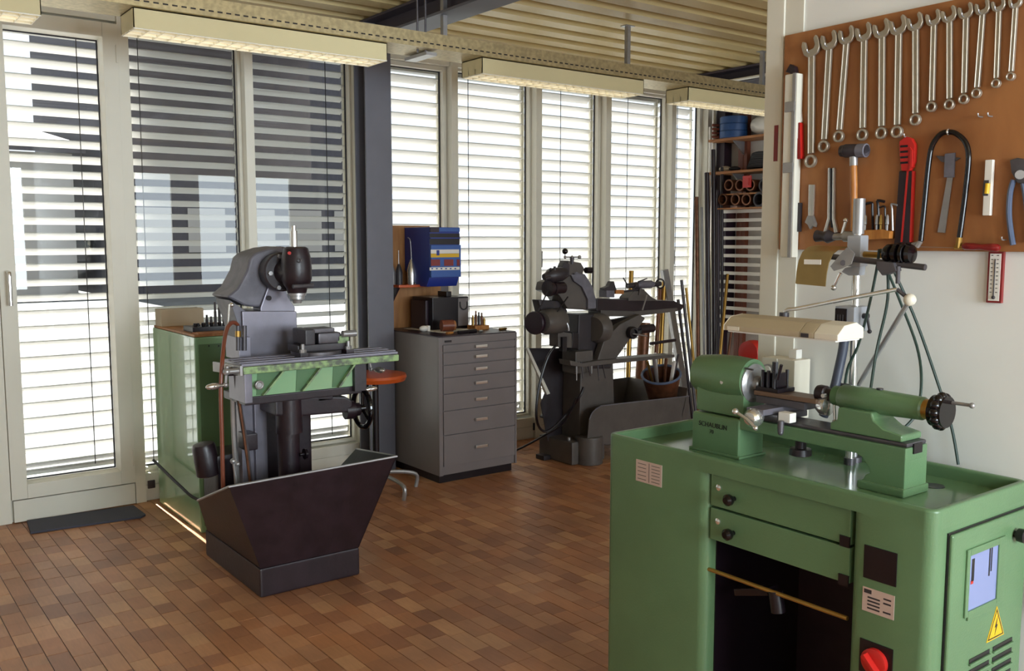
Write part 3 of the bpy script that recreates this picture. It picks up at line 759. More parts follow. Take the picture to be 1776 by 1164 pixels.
# plywood panel and shelf with oilers, blue wall bin
pp = thing('plywood_panel', (3.5, 5.77, .3), 'plywood panel fixed in front of the window behind the cabinet', 'panel')
MB().box(3.25, 3.60, 5.765, 5.785, .25, 1.70).build('board', 'plywood', pp, bevel=.002)
MB().box(3.60, 3.69, 5.765, 5.785, .25, 1.28).build('board', 'plywood', pp, bevel=.002)
MB().box(3.69, 3.76, 5.772, 5.79, .25, 1.3).build('grey_strip', 'cabinet_grey', pp)
sh = thing('oiler_shelf', (3.36, 5.66, 1.27), 'small wooden shelf carrying oil cans on the plywood panel', 'shelf')
sz = PY(700, 494, 5.6).z
MB().box(3.22, 3.46, 5.56, 5.765, sz - .018, sz).build('board', 'orange', sh, bevel=.003)
MB().prism([(3.24, 5.765, sz - .02), (3.24, 5.6, sz - .02), (3.24, 5.765, sz - .2)], (.012, 0, 0)).build('bracket', 'purple_dark', sh)
def oiler(px, sc, label, mt, spout):
    p = PY(px, 490, 5.66); p.z = sz
    t = thing('oil_can', p, label, 'oil can', 'oil cans on the small shelf')
    MB().lathe(p, (0, 0, 1), [(0, .026 * sc), (.085 * sc, .028 * sc), (.12 * sc, .018 * sc), (.15 * sc, .008)], 18).build('body', mt, t)
    q = p + V((0, 0, .14 * sc))
    if spout == 'bent':
        MB().tube([q, q + V((-.004, 0, .1)), q + V((-.01, 0, .15)), q + V((-.028, 0, .165))], .0032, 8).build('spout', 'steel', t)
        MB().tube([q + V((.004, 0, .01)), q + V((.025, 0, .02)), q + V((.035, 0, .025))], .003, 6).build('trigger', 'steel', t)
    else:
        MB().cyl(q, q + V((0, 0, .11 * sc)), .0035, .002, n=8).build('spout', 'steel', t)
oiler(714, 1.15, 'silver oil can with a bent spout beside the blue bin', 'chrome', 'bent')
oiler(692, .95, 'dark oil can with a straight spout on the small shelf', 'machine_dark', 's')
oiler(679, 1.0, 'silver oil can with straight spout beside the column', 'steel', 's')
bb = thing('wall_bin', (3.6, 5.6, 1.27), 'blue wall-mounted sorting bin with white and yellow label', 'bin')
yf = 5.43
bx0, bx1 = PY(745, 440, yf).x, PY(797, 440, yf).x
zt1, zm1, zb1 = PY(745, 394, yf).z, PY(745, 478, yf).z, PY(745, 498, yf).z
MB().prism([(bx0, yf, zt1), (bx0, yf, zm1), (bx0, yf + .04, zb1), (bx0, yf + .16, zb1), (bx0, 5.762, zm1 + .03), (bx0, 5.762, zt1)], (bx1 - bx0, 0, 0)).build('body', 'blue_bin', bb, bevel=.003)
def plate(a, b, c, d, y, t, m, nm, bev=0): 
    p0, p1 = PY(a, b, y), PY(c, d, y)
    return MB().box(p0.x, p1.x, y - t, y, p1.z, p0.z).build(nm, m, bb, bevel=bev)
plate(760, 395, 796, 402, yf, .012, 'blue_mid', 'top_flap', .002)
plate(745, 394, 760, 403, yf, .012, 'purple_dark', 'dark_slot')  # dark plate beside the top flap
plate(745, 425, 797, 480, yf, .02, 'blue_mid', 'front_drawer', .004)
plate(747, 433, 796, 440, yf - .02, .002, 'white', 'label_white')
plate(747, 440, 796, 446, yf - .02, .002, 'yellow', 'label_yellow')
plate(757, 434, 762, 443, yf - .0215, .001, 'blue_bin', 'label_mark')
for a in (747, 770, 792): plate(a, 450, min(a + 16, 797), 461, yf - .019, .003, 'red_dark', 'compartment')
plate(745, 464, 797, 468, yf - .02, .002, 'white', 'scale_strip')
for k in range(6): plate(748 + k * 8, 465, 751 + k * 8, 467, yf - .0215, .001, 'blue_bin', 'scale_mark')
plate(745, 405, 797, 424, yf, .002, 'black', 'open_shelf')
plate(745, 412, 797, 414, yf, .012, 'blue_bin', 'divider')

# stool behind the mill
st = thing('swivel_stool', (2.80, 5.15, 0), 'swivel stool with orange seat between milling machine and drawer cabinet', 'stool')
sc_ = V((2.80, 5.15, 0))
MB().lathe(sc_ + V((0, 0, .715)), (0, 0, 1), [(0, .15), (.006, .19), (.03, .2), (.045, .195), (.05, .17), (.05, .02)], 32).build('seat', 'orange', st)
MB().cyl(sc_ + V((0, 0, .1)), sc_ + V((0, 0, .715)), .022).build('stem', 'black', st)
for k in range(5):
    a = k * 1.2566 - .15; e = sc_ + V((math.cos(a) * .27, math.sin(a) * .27, .055))
    MB().tube([sc_ + V((0, 0, .12)), sc_ + V((math.cos(a) * .12, math.sin(a) * .12, .12)), e + V((0, 0, .03)), e + V((0, 0, -.055))], .013, 8).build('foot', 'steel', st)

# ================================================================ GREY MACHINE BY THE WINDOWS
gm = thing('bench_grinder_lathe', (4.5, 5.05, 0), 'grey tool-room machine with arched head and long slide by the windows', 'machine')
MB().box(4.24, 4.56, 4.92, 5.3, 0, .17).build('base', 'machine_grey', gm, bevel=.02)
MB().cyl((4.40, 4.92, 0), (4.40, 4.92, .2), .10, n=24).build('base_boss', 'machine_grey', gm, bevel=.01)
MB().box(4.56, 5.2, 4.92, 5.3, .1, .22).build('base_arm', 'machine_grey', gm, bevel=.02)
MB().box(4.18, 4.26, 5.16, 5.26, 0, .035).build('foot', 'machine_dark', gm, bevel=.008)
for k in range(3):
    MB().cyl((4.28 + k * .07, 5.0, .17), (4.28 + k * .07, 5.0, .19), .012, n=6).build('bolt', 'steel', gm)
# chip trough: curved-ended front sheet, back and end sheets
ytf = 4.86
pts = [PY(*p, ytf) for p in ((1018, 770), (1022, 728), (1028, 715), (1040, 706), (1060, 702), (1195, 687), (1196, 760), (1100, 772))]
tr_ = MB().prism(pts, (0, .006, 0)).build('trough_front', 'machine_grey', gm)
MB().tube([pts[1], pts[2], pts[3], pts[4], pts[5]], .004, 6, 4).build('rim', 'cast_grey', tr_)
MB().prism([(4.55, 5.55, .2), (5.4, 5.55, .2), (5.4, 5.55, .46), (4.55, 5.55, .46)], (0, .006, 0)).build('trough_back', 'machine_grey', gm)
MB().prism([(5.3, ytf, .25), (5.36, ytf, .46), (5.4, 5.55, .46), (5.34, 5.55, .25)], (.006, 0, 0)).build('trough_end', 'machine_grey', gm)
MB().box(4.45, 5.35, ytf + .006, 5.55, .23, .245).build('trough_floor', 'machine_dark', gm)
# pedestal
MB().prism([PY(*p, 4.98) for p in ((1008, 610), (1064, 610), (1066, 690), (1070, 770), (1004, 770), (1006, 690))], (0, .2, 0)).build('pedestal', 'machine_grey', gm, bevel=.02)
# left sheet guard
ygd = 5.18
MB().prism([PY(*p, ygd) for p in ((912, 604), (990, 604), (1006, 620), (1006, 770), (950, 765), (938, 700), (945, 682))], (0, .006, 0)).build('side_guard', 'machine_dark', gm)
MB().prism([PY(910, 603, ygd - .01), PY(914, 603, ygd - .01), PY(951, 682, ygd - .01), PY(946, 684, ygd - .01)], (0, -.02, 0)).build('guard_edge', 'frame_white', gm)
# saddle platform with hanging tools
MB().prism([PY(*p, 4.86) for p in ((988, 625), (1010, 630), (1035, 626), (1130, 618), (1170, 615), (1170, 620), (1035, 634), (1010, 637), (990, 634))], (0, .12, 0)).build('tool_rest_plate', 'machine_grey', gm, bevel=.004)
for k, px in enumerate((1000, 1008, 1018, 1026, 1036, 1044)):
    MB().cyl(PY(px, 628, 4.87), PY(px + (k % 3) * 3, 660 - 4 * (k % 4), 4.87), .006, .004, n=8).build('hanging_tool', ('steel', 'steel_dark', 'machine_dark')[k % 3], gm)
MB().box(4.13, 4.17, 4.9, 4.94, .83, .93).build('post', 'black', gm)
MB().box(4.25, 4.42, 4.9, 5.05, .66, .82).build('tool_pot', 'machine_grey', gm, bevel=.015)
# column casting and arched head
def gp(lst, y): return [PY(*p, y) for p in lst]
MB().prism(gp(((1004, 545), (1048, 545), (1052, 600), (1066, 620), (1060, 640), (1010, 640), (1002, 600)), 4.97), (0, .18, 0)).build('column', 'machine_dark', gm, bevel=.015)
MB().prism(gp(((990, 475), (1000, 470), (1015, 476), (1028, 497), (1034, 520), (1034, 535), (1020, 536), (1020, 520), (1010, 498), (996, 488)), 4.93), (0, .1, 0)).build('arch_cover', 'cast_grey', gm, bevel=.006)
MB().prism(gp(((955, 490), (990, 474), (1012, 492), (1022, 520), (1020, 538), (985, 536), (970, 512), (952, 505)), 4.95), (0, .16, 0)).build('head_casting', 'machine_grey', gm, bevel=.015)
MB().prism(gp(((985, 452), (1008, 456), (1014, 466), (1010, 478), (986, 478)), 4.93), (0, .09, 0)).build('top_slide', 'machine_grey', gm, bevel=.008)
MB().prism(gp(((976, 462), (980, 454), (988, 458), (988, 480), (976, 480)), 4.92), (0, .06, 0)).build('index_plate', 'machine_dark', gm, bevel=.006)
p = PY(1016, 469, 4.92); MB().cyl(p, p + V((.05, 0, 0)), .022).build('knob', 'black', gm)
MB().cyl(PY(992, 458, 4.93), PY(992, 446, 4.93), .012, .016, n=14).build('lever_post', 'steel_dark', gm)
MB().cyl(PY(980, 446, 4.93), PY(1005, 446, 4.93), .005, n=8).sph(PY(1005, 446, 4.93), .014).sph(PY(992, 446, 4.93), .012).sph(PY(980, 446, 4.93), .011).cyl(PY(980, 446, 4.93), PY(980, 438, 4.93), .004, n=8).build('cross_lever', 'steel', gm)
MB().sph(PY(980, 436, 4.93), .021).build('ball_grip', 'black_glossy', gm)
# motor and pulleys (left)
hc2 = PY(958, 500, 4.9)
MB().lathe(hc2 + V((-.05, 0, 0)), (1, .1, 0), [(0, .03), (.005, .055), (.03, .055), (.032, .045), (.05, .045), (.052, .05), (.07, .05), (.072, .04), (.16, .04)], 24).build('spindle_pulley', 'black_iron', gm)
MB().lathe(PY(955, 480, 4.9) + V((-.06, 0, 0)), (1, .05, .1), [(0, .02), (.03, .03), (.06, .05), (.16, .05), (.2, .035)], 20).build('spindle_housing', 'machine_dark', gm)
MB().cyl(PY(945, 484, 4.88), PY(960, 478, 4.88), .014, n=12).cyl(PY(962, 474, 4.88), PY(962, 462, 4.88), .012, .009, n=12).sph(PY(955, 467, 4.88), .01).build('oiler', 'machine_dark', gm)
mc = PY(932, 560, 4.9)
MB().lathe(mc + V((.03, 0, 0)), (1, .25, 0), [(0, .04), (.01, .07), (.05, .085), (.2, .09), (.22, .08)], 24).build('motor', 'machine_grey', gm)
MB().lathe(mc + V((-.035, 0, 0)), (1, .25, 0), [(0, .035), (.0, .075), (.014, .08), (.02, .062), (.03, .062), (.034, .078), (.05, .07), (.06, .03), (.09, .03)], 28).build('motor_pulley', 'purple_dark', gm)
for a, b in (((950, 505), (930, 548)), ((985, 515), (945, 570))):
    MB().tube([PY(*a, 4.88), PY(*b, 4.88)], .005, 6, 1).build('belt', 'black', gm)
MB().prism(gp(((934, 520), (975, 522), (985, 540), (972, 560), (940, 545)), 5.0), (0, .08, 0)).build('motor_bracket', 'machine_dark', gm, bevel=.01)
MB().prism(gp(((968, 575), (992, 578), (992, 604), (968, 602)), 4.92), (0, .1, 0)).build('switch_box', 'machine_grey', gm, bevel=.006)
MB().prism(gp(((993, 576), (1004, 578), (1004, 606), (992, 604)), 4.93), (0, .1, 0)).build('switch_cover', 'black', gm, bevel=.006)
p = PY(977, 550, 4.88); MB().sph(p, .018).tube([p, PY(985, 565, 4.86), PY(986, 574, 4.86)], .008, 8, 2).build('feed_lever', 'steel', gm)
# swivel disc right of column, angled support arm
MB().lathe(PY(1038, 570, 4.95) + V((-.05, 0, 0)), (1, .25, 0), [(0, .085), (.05, .11), (.09, .11), (.1, .095), (.11, .09)], 32).build('swivel_base', 'machine_grey', gm)
MB().cyl(PY(1050, 572, 4.95), PY(1130, 568, 4.95), .02, n=14).build('shaft', 'machine_dark', gm)
MB().prism(gp(((1035, 628), (1048, 590), (1075, 563), (1110, 545), (1120, 552), (1100, 580), (1085, 600), (1068, 624)), 4.9), (0, .06, 0)).build('support_arm', 'machine_grey', gm, bevel=.012)
p = PY(1096, 577, 4.88); MB().lathe(p, (-.15, -1, 0), [(-.02, .045), (.02, .045), (.03, .038), (.03, .026), (.012, .022)], 24).build('clamp_boss', 'black', gm)
MB().cyl(PY(1098, 579, 4.84), PY(1122, 583, 4.84), .005, n=8).build('clamp_lever', 'steel', gm)
MB().cyl(PY(1108, 572, 4.95), PY(1132, 569, 4.95), .032, n=16).build('end_cap', 'black_iron', gm)
MB().cyl(PY(1128, 596, 4.95), PY(1171, 590, 4.95), .012, n=10).build('stop_rod', 'black_iron', gm)
# long slide and carriage with tailstock
MB().prism(gp(((1035, 518), (1110, 520), (1170, 522), (1188, 530), (1182, 538), (1110, 545), (1035, 540)), 5.0), (0, .16, 0)).build('slide', 'black_iron', gm, bevel=.008)
MB().prism(gp(((1042, 538), (1100, 540), (1175, 534), (1176, 540), (1100, 549), (1042, 549)), 4.99), (0, .14, 0)).build('slide_base', 'machine_grey', gm, bevel=.004)
MB().prism(gp(((1090, 516), (1100, 505), (1120, 505), (1130, 515), (1143, 522), (1090, 522)), 4.99), (0, .1, 0)).build('tailstock_foot', 'machine_grey', gm, bevel=.006)
MB().prism(gp(((1110, 500), (1118, 502), (1120, 512), (1108, 512)), 4.98), (0, .07, 0)).build('tailstock_neck', 'machine_grey', gm, bevel=.004)
MB().lathe(PY(1104, 494, 5.0), (1, 0, 0), [(0, .016), (.02, .02), (.03, .03), (.15, .03), (.16, .022), (.18, .018)], 20).build('tailstock_barrel', 'cast_grey', gm)
MB().cyl(PY(1088, 496, 5.0), PY(1104, 494, 5.0), .02, n=14).cyl(PY(1098, 496, 5.0), PY(1104, 495, 5.0), .026, n=14).build('tailstock_chuck', 'machine_dark', gm)
p = PY(1145, 492, 5.0); MB().cyl(PY(1133, 494, 5.0), p, .018, n=12).ring(p, (1, .3, 0), .035, .006).build('tailstock_wheel', 'machine_dark', gm)
MB().cyl(PY(1088, 494, 4.98), PY(1081, 482, 4.98), .005, n=8).cyl(PY(1107, 489, 4.98), PY(1122, 483, 4.98), .005, n=8).build('tailstock_lever', 'machine_dark', gm)
MB().prism(gp(((1052, 504), (1066, 504), (1066, 516), (1052, 516)), 4.98), (0, .08, 0)).build('slide_rest', 'cast_grey', gm, bevel=.003)
MB().prism(gp(((1048, 500), (1058, 496), (1062, 488), (1065, 488), (1068, 498), (1070, 504), (1048, 504)), 4.98), (0, .05, 0)).build('toolpost', 'machine_dark', gm, bevel=.003)
MB().prism(gp(((1068, 503), (1082, 503), (1082, 510), (1068, 510)), 4.98), (0, .04, 0)).build('brass_gib', 'wood_handle', gm)
MB().cyl(PY(1080, 506, 5.0), PY(1108, 502, 5.0), .008, n=10).build('feed_screw', 'machine_dark', gm)
MB().tube([PY(1122, 512, 4.95), PY(1114, 538, 4.93)], .006, 8, 1).build('handle_rod', 'steel', gm)
MB().prism(gp(((1060, 555), (1095, 548), (1085, 570), (1062, 575)), 5.08), (0, .03, 0)).build('web', 'machine_dark', gm)
# cable loop
cbl = MB().tube([PY(966, 597, 4.95), PY(950, 620, 4.95), PY(935, 670, 4.95), PY(930, 720, 4.95), PY(938, 745, 5.0), PY(955, 745, 5.0), PY(985, 715, 5.0), PY(1004, 690, 4.93), PY(1012, 672, 4.93)], .0095, 8)
tag(cbl.build('power_cable', 'black'), 'black cable looping down the left of the grey machine', 'cable')
cb2 = MB().tube([PY(1000, 690, 4.93), PY(980, 730, 5.0), PY(950, 752, 5.1), (4.05, 5.45, .012), (3.95, 5.6, .012), (3.88, 5.7, .012)], .008, 8)
tag(cb2.build('power_cable', 'black'), 'black cable trailing from the grey machine over the floor', 'cable')
so_ = MB().box(*(lambda p: (p.x - .03, p.x + .03, YF + .01, YF + .022, p.z - .03, p.z + .03))(PY(932, 740, YF))).build('socket', 'black', bevel=.004); tag(so_, 'black socket on the white sill panel beside the grey machine', 'socket')
so_ = MB().box(*(lambda p: (p.x - .022, p.x + .022, YF + .01, YF + .022, p.z - .025, p.z + .025))(PY(264, 841, YF))).build('socket', 'machine_dark', bevel=.004); tag(so_, 'dark socket on the sill panel beside the glazed door', 'socket')

# blue bucket of offcuts in the trough
BC, BAX = V((5.30, 5.06, .30)), V((-.32, -.22, 1)).normalized()
bu = thing('offcut_bucket', (5.30, 5.06, .246), 'tilted round pan of metal offcuts with pale blue rim, in the trough', 'bucket')
MB().lathe(BC, BAX, [(0, .09), (.02, .10), (.28, .15), (.285, .142), (.05, .09), (.045, .0)], 28).build('pail', 'copper', bu)
MB().ring(BC + BAX * .283, BAX, .148, .010, 32, 8).build('rim', 'blue_grey', bu)
MB().box(5.2, 5.4, 4.98, 5.14, .246, .3).build('wedge', 'machine_dark', bu, bevel=.005)
for k in range(9):
    a = k * .7; q = BC + BAX * .06 + V((.05 * math.cos(a), .05 * math.sin(a), 0))
    mt = ('steel', 'copper', 'white', 'steel_dark', 'brass')[k % 5]
    e = q + BAX * (.26 + .05 * (k % 3)) + V((.09 * math.cos(a) + .02, .05 * math.sin(a), .03))
    o = MB().cyl(q, e, .010 + .004 * (k % 2), n=8).cyl(e, e + (e - q).normalized() * .003, .008, n=8).build('offcut', mt)
    tag(o, {'steel': 'bright steel', 'copper': 'brown copper', 'white': 'white plastic', 'steel_dark': 'dark steel', 'brass': 'brass'}[mt] + ' offcut rod, %s, sticking out of the round pan' % ('thin' if k % 2 == 0 else 'thicker'), 'rod', 'offcuts in the pan')

# ================================================================ GREEN LATHE ON ITS CABINET (right foreground)
LX0, LX1, LY0, LY1, LZ = 2.025, 2.49, 1.075, 2.178, .98
lc = thing('lathe_cabinet', (2.26, 1.63, 0), 'large green lathe cabinet with two drawers and a rimmed top', 'cabinet')
yA, yB = 1.755, 1.29                                    # knee-hole limits
TF = .945                                               # tray floor
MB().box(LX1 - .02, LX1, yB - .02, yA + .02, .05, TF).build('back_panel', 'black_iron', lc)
MB().box(LX0 + .045, LX1 - .02, yA - .004, yA + .001, .02, .93).build('kneehole_shade', 'black', lc)  # black sheets added for the shade inside the knee-hole
MB().box(LX0 + .03, LX1 - .02, yB - .001, yB + .004, .02, .93).build('kneehole_shade', 'black', lc)
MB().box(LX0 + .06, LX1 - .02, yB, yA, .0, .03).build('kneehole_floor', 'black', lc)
# rimmed tray: floor plus rounded lips
MB().box(LX0 + .013, LX1 - .013, LY0 + .013, LY1 - .013, TF - .011, TF).build('tray', 'green_gloss', lc)
def lip(x0, x1, y0, y1, z0, z1): return MB().box(x0, x1, y0, y1, z0, z1)
def rrect(x0, x1, y0, y1, r, z, n=6):
    out = []
    for cx, cy, a0 in ((x1 - r, y1 - r, 0), (x0 + r, y1 - r, 90), (x0 + r, y0 + r, 180), (x1 - r, y0 + r, 270)):
        for k in range(n + 1):
            t = R(a0 + 90 * k / n); out.append(V((cx + r * math.cos(t), cy + r * math.sin(t), z)))
    return out
def wall_ring(x0, x1, y0, y1, r, t, z0, z1):
    oa, ob = rrect(x0, x1, y0, y1, r, z0), rrect(x0, x1, y0, y1, r, z1)
    ia, ib = rrect(x0 + t, x1 - t, y0 + t, y1 - t, max(r - t, .004), z0), rrect(x0 + t, x1 - t, y0 + t, y1 - t, max(r - t, .004), z1)
    n = len(oa); vs = oa + ob + ib + ia; fs = []
    for k in range(n):
        j = (k + 1) % n
        for q in range(4): fs.append((q * n + k, q * n + j, ((q + 1) % 4) * n + j, ((q + 1) % 4) * n + k))
    return MB().add(vs, fs)
for ya_, yb_ in ((yA, LY1), (LY0, yB)):
    MB().prism(rrect(LX0, LX1, ya_, yb_, .03, 0), (0, 0, TF - .012)).build('pedestal', 'green', lc, angle=50)
MB().box(LX0 + .004, LX0 + .03, yB - .03, yA + .03, .932, TF - .012).build('front_rail', 'green', lc, bevel=.004)
wall_ring(LX0, LX1, LY0, LY1, .03, .02, TF - .012, LZ).build('tray_rim', 'green', lc, bevel=.0075, seg=3, angle=50, above=TF)
p = PZ(1619, 843, TF); MB().cyl((p.x, p.y, TF), (p.x, p.y, TF + .0012), .028, n=32).build('drain_hole', 'black', lc)
# drawers
for z0, z1 in ((.838, .93), (.738, .832)):
    d = MB().box(LX0 + .012, LX0 + .4, yB + .008, yA - .004, z0, z1).build('drawer', 'green', lc, bevel=.004)
    zc = (z0 + z1) / 2
    MB().lathe((LX0 + .013, yA - .09, zc - .008), (-1, 0, 0), [(0, .007), (.012, .007), (.014, .012), (.022, .0165), (.032, .0165), (.04, .009), (.0405, .001)], 20).build('knob', 'black_glossy', d)
    MB().lathe((LX0 + .0125, yA - .034, zc + .012), (-1, 0, 0), [(0, .009), (.004, .009), (.006, .006), (.007, .001)], 14).build('lock', 'chrome', d)
    MB().box(LX0 + .009, LX0 + .014, yB + .008, yB + .036, z0 - .006, z0 + .022).build('finger_notch', 'black', d)
MB().cyl(PX(1226, 986, LX0 + .02), PX(1470, 1073, LX0 + .02), .006, n=10).build('treadle_bar', 'brass', lc)
MB().prism([PX(1272, 1022, LX0 + .03), PX(1330, 1020, LX0 + .03), PX(1332, 1034, LX0 + .03), PX(1274, 1034, LX0 + .03)], (.05, 0, 0)).build('bar_clamp', 'black', lc, bevel=.003)
MB().cyl(PX(1345, 1025, LX0 + .03), PX(1350, 1062, LX0 + .03), .02, n=14).build('bar_lever', 'black', lc)
def fplate(a, b, c, d, m, nm, t=.002, par=None, x=LX0, bev=0):
    p0, p1 = PX(a, b, x), PX(c, d, x); zc = (p0.z + p1.z) / 2
    return MB().box(x - t, x, p1.y, p0.y, min(p0.z, p1.z), max(p0.z, p1.z)).build(nm, m, par or lc, bevel=bev)
# rating plate on left pedestal
pl0 = MB().box(LX0 - .0015, LX0, 1.932, 2.042, .852, .920).build('rating_plate', 'label_pink', lc)
for k in range(6): MB().box(LX0 - .002, LX0 - .0015, 1.94, 1.975, .86 + k * .01, .862 + k * .01).build('plate_line', 'machine_grey', pl0)
for k in range(5): MB().box(LX0 - .002, LX0 - .0015, 1.998, 2.034, .86 + k * .012, .862 + k * .012).build('plate_line', 'machine_grey', pl0)
MB().box(LX0 - .002, LX0 - .0015, 1.984, 1.986, .856, .916).build('plate_line', 'machine_grey', pl0)
# right pedestal: black panel, plate, main switch
MB().box(LX0 - .003, LX0, 1.163, 1.25, .775, .858).build('instrument_cover', 'black', lc, bevel=.003)
pl1 = MB().box(LX0 - .0015, LX0, 1.166, 1.25, .692, .752).build('rating_plate', 'label_pink', lc)
for k in range(4):
    MB().box(LX0 - .002, LX0 - .0015, 1.203, 1.236, .700 + k * .009, .704 + k * .009).build('plate_line', 'machine_dark', pl1)
    if k != 1: MB().box(LX0 - .002, LX0 - .0015, 1.174, 1.194, .702 + k * .011, .706 + k * .011).build('plate_line', 'machine_dark', pl1)
MB().box(LX0 - .002, LX0 - .0015, 1.226, 1.246, .738, .748).build('plate_line', 'machine_dark', pl1)
ms = MB().box(LX0 - .003, LX0, 1.163, 1.252, .535, .62).build('main_switch_plate', 'black', lc, bevel=.003)
MB().lathe((LX0 - .003, 1.207, .575), (-1, 0, 0), [(0, .033), (.012, .033), (.014, .028), (.014, .001)], 28).build('switch_ring', 'red', ms)
MB().obox((LX0 - .026, 1.207, .575), (.01, 0, 0), (0, .018, .018), (0, .004, -.004)).build('switch_grip', 'red', ms, bevel=.002)
# end door with window, knob, warning sign and vents
MB().box(LX0 + .055, LX1 - .026, LY0 - .004, LY0 + .001, .055, .919).build('door_reveal', 'black', lc)
ed = MB().box(LX0 + .06, LX1 - .03, LY0 - .012, LY0, .06, .915).build('end_door', 'green', lc, bevel=.009, seg=3)
ye = LY0 - .012
def eplate(x0, x1, z0, z1, t, m, nm, par=ed, bev=0, off=0): return MB().box(x0, x1, ye - t - off, ye - off, z0, z1).build(nm, m, par, bevel=bev)
for q in ((2.15, 2.165, .70, .868), (2.305, 2.34, .70, .868), (2.165, 2.305, .69, .713), (2.165, 2.305, .851, .868)):
    eplate(q[0], q[1], q[2], q[3], .005, 'green', 'window_surround', bev=.002)
eplate(2.165, 2.305, .713, .851, .0012, 'display', 'display_window')
eplate(2.178, 2.190, .785, .84, .0008, 'black', 'scale_mark', off=.0012); eplate(2.176, 2.188, .778, .787, .0008, 'red', 'pointer', off=.0012)
eplate(2.262, 2.268, .78, .851, .0008, 'black', 'scale_mark', off=.0012); eplate(2.272, 2.277, .79, .851, .0008, 'black', 'scale_mark', off=.0012)
MB().lathe((2.393, ye, .86), (0, -1, 0), [(0, .009), (.008, .009), (.009, .017), (.026, .018), (.028, .014)], 20).build('door_knob', 'black', ed)
tri = [(2.272, ye, .606), (2.362, ye, .606), (2.317, ye, .69)]
ws = MB().prism(tri, (0, -.0014, 0)).build('warning_sign', 'yellow', ed)
c = V((2.317, ye - .0014, .634)); pts = [V(p) for p in tri]
def inset(k): return [c + (V((q.x, ye - .0014, q.z)) - c) * k for q in pts]
o_, i_ = inset(.88), inset(.78)
bd = MB()
for k in range(3): bd.prism([o_[k], o_[(k + 1) % 3], i_[(k + 1) % 3], i_[k]], (0, -.0006, 0))
bd.build('sign_border', 'black', ws)
MB().prism([c + V(q) for q in ((.006, 0, .030), (-.007, 0, .002), (-.001, 0, .003), (-.006, 0, -.018), (.007, 0, .008), (.001, 0, .008))], (0, -.0006, 0)).build('lightning_bolt', 'black', ws)
for r in range(6):
    for cc in range(2):
        x0 = 2.19 + cc * .118; z0 = .575 - r * .028
        MB().prism([(x0, ye - .0005, z0), (x0 + .1, ye - .0005, z0), (x0 + .1, ye - .0005, z0 + .011), (x0, ye - .0005, z0 + .011)], (0, -.001, 0)).build('vent_slot', 'black', ed)
        MB().box(x0 - .002, x0 + .102, ye - .006, ye, z0 - .005, z0).build('vent_lip', 'green', ed, bevel=.002)
MB().tube([(2.50, 1.1, .86), (2.535, 1.05, .8), (2.54, 1.03, .7), (2.52, 1.06, .6)], .012, 8).build('side_hose', 'black', lc)

# the lathe itself
la = thing('bench_lathe', (2.25, 1.6, TF), 'green precision bench lathe with headstock, bed and tailstock', 'lathe')
AX, AZ = 2.245, 1.172                                   # spindle axis (runs along y)
MB().box(2.188, 2.305, 1.775, 1.965, TF, 1.066).build('headstock_pedestal', 'green', la, bevel=.012, seg=3)
MB().box(2.183, 2.31, 1.77, 1.97, TF, TF + .008).build('pedestal_foot', 'green', la, bevel=.003)
# headstock: block with arched top
prof = [(2.197, 1.07), (2.197, 1.165)] + [(AX + .06 * math.cos(a) * -1 if False else AX - .05 * math.cos(t), 1.172 + .062 * math.sin(t)) for t in [math.pi * k / 12 for k in range(13)]] + [(2.297, 1.165), (2.297, 1.07)]
MB().prism([(x_, 1.955, z_) for x_, z_ in prof], (0, -.185, 0)).build('headstock', 'green', la, bevel=.006, seg=2, angle=50)
MB().lathe((AX, 1.775, AZ + .008), (0, 1, 0), [(0, .064), (.06, .0675), (.13, .066), (.2, .058)], 36).build('headstock_hood', 'green', la)
MB().cyl((2.186, 1.84, 1.172), (2.178, 1.84, 1.172), .006, n=12).build('oil_cup', 'chrome', la)
MB().cyl((AX, 1.975, AZ), (AX, 1.955, AZ), .05, n=24).build('rear_flange', 'machine_dark', la)
MB().lathe((AX, 1.775, AZ), (0, -1, 0), [(0, .058), (.006, .058), (.01, .05), (.014, .046), (.016, .024), (.03, .022), (.034, .018), (.036, .003)], 36).build('spindle_nose', 'steel', la)
lettering('maker_lettering', 'SCHAUBLIN', .021, (2.1875, 1.878, 1.032), (0, -1, 0), (0, 0, 1), 'green_dark' if False else 'black', la)
lettering('model_lettering', '70', .017, (2.1875, 1.882, 1.012), (0, -1, 0), (0, 0, 1), 'black', la)
# bed
bz0, bz1 = 1.035, 1.085
MB().box(2.192, 2.298, 1.25, 1.78, bz0, bz1 - .012).build('bed', 'green', la, bevel=.005)
MB().box(2.198, 2.292, 1.25, 1.78, bz1 - .012, bz1).build('bed_ways', 'steel_dark', la, bevel=.006)
MB().box(2.225, 2.265, 1.246, 1.251, bz1 - .03, bz1 - .004).build('bed_slot', 'black', la)
# tailstock-end leg with waist
leg = [(1.25, 1.04), (1.40, 1.04), (1.372, 1.028), (1.352, 1.006), (1.348, .992), (1.36, .984), (1.366, .972), (1.376, .965), (1.376, TF), (1.25, TF)]
MB().prism([(2.192, y_, z_) for y_, z_ in leg], (.106, 0, 0)).build('bed_leg', 'green', la, bevel=.004)
MB().box(2.184, 2.306, 1.246, 1.38, TF, .968).build('leg_foot', 'green', la, bevel=.006)
MB().lathe((AX, 1.60, bz0), (0, 0, -1), [(0, .016), (.03, .016), (.032, .03), (.05, .032), (.054, .02)], 18).build('clamp_nut', 'black_iron', la)
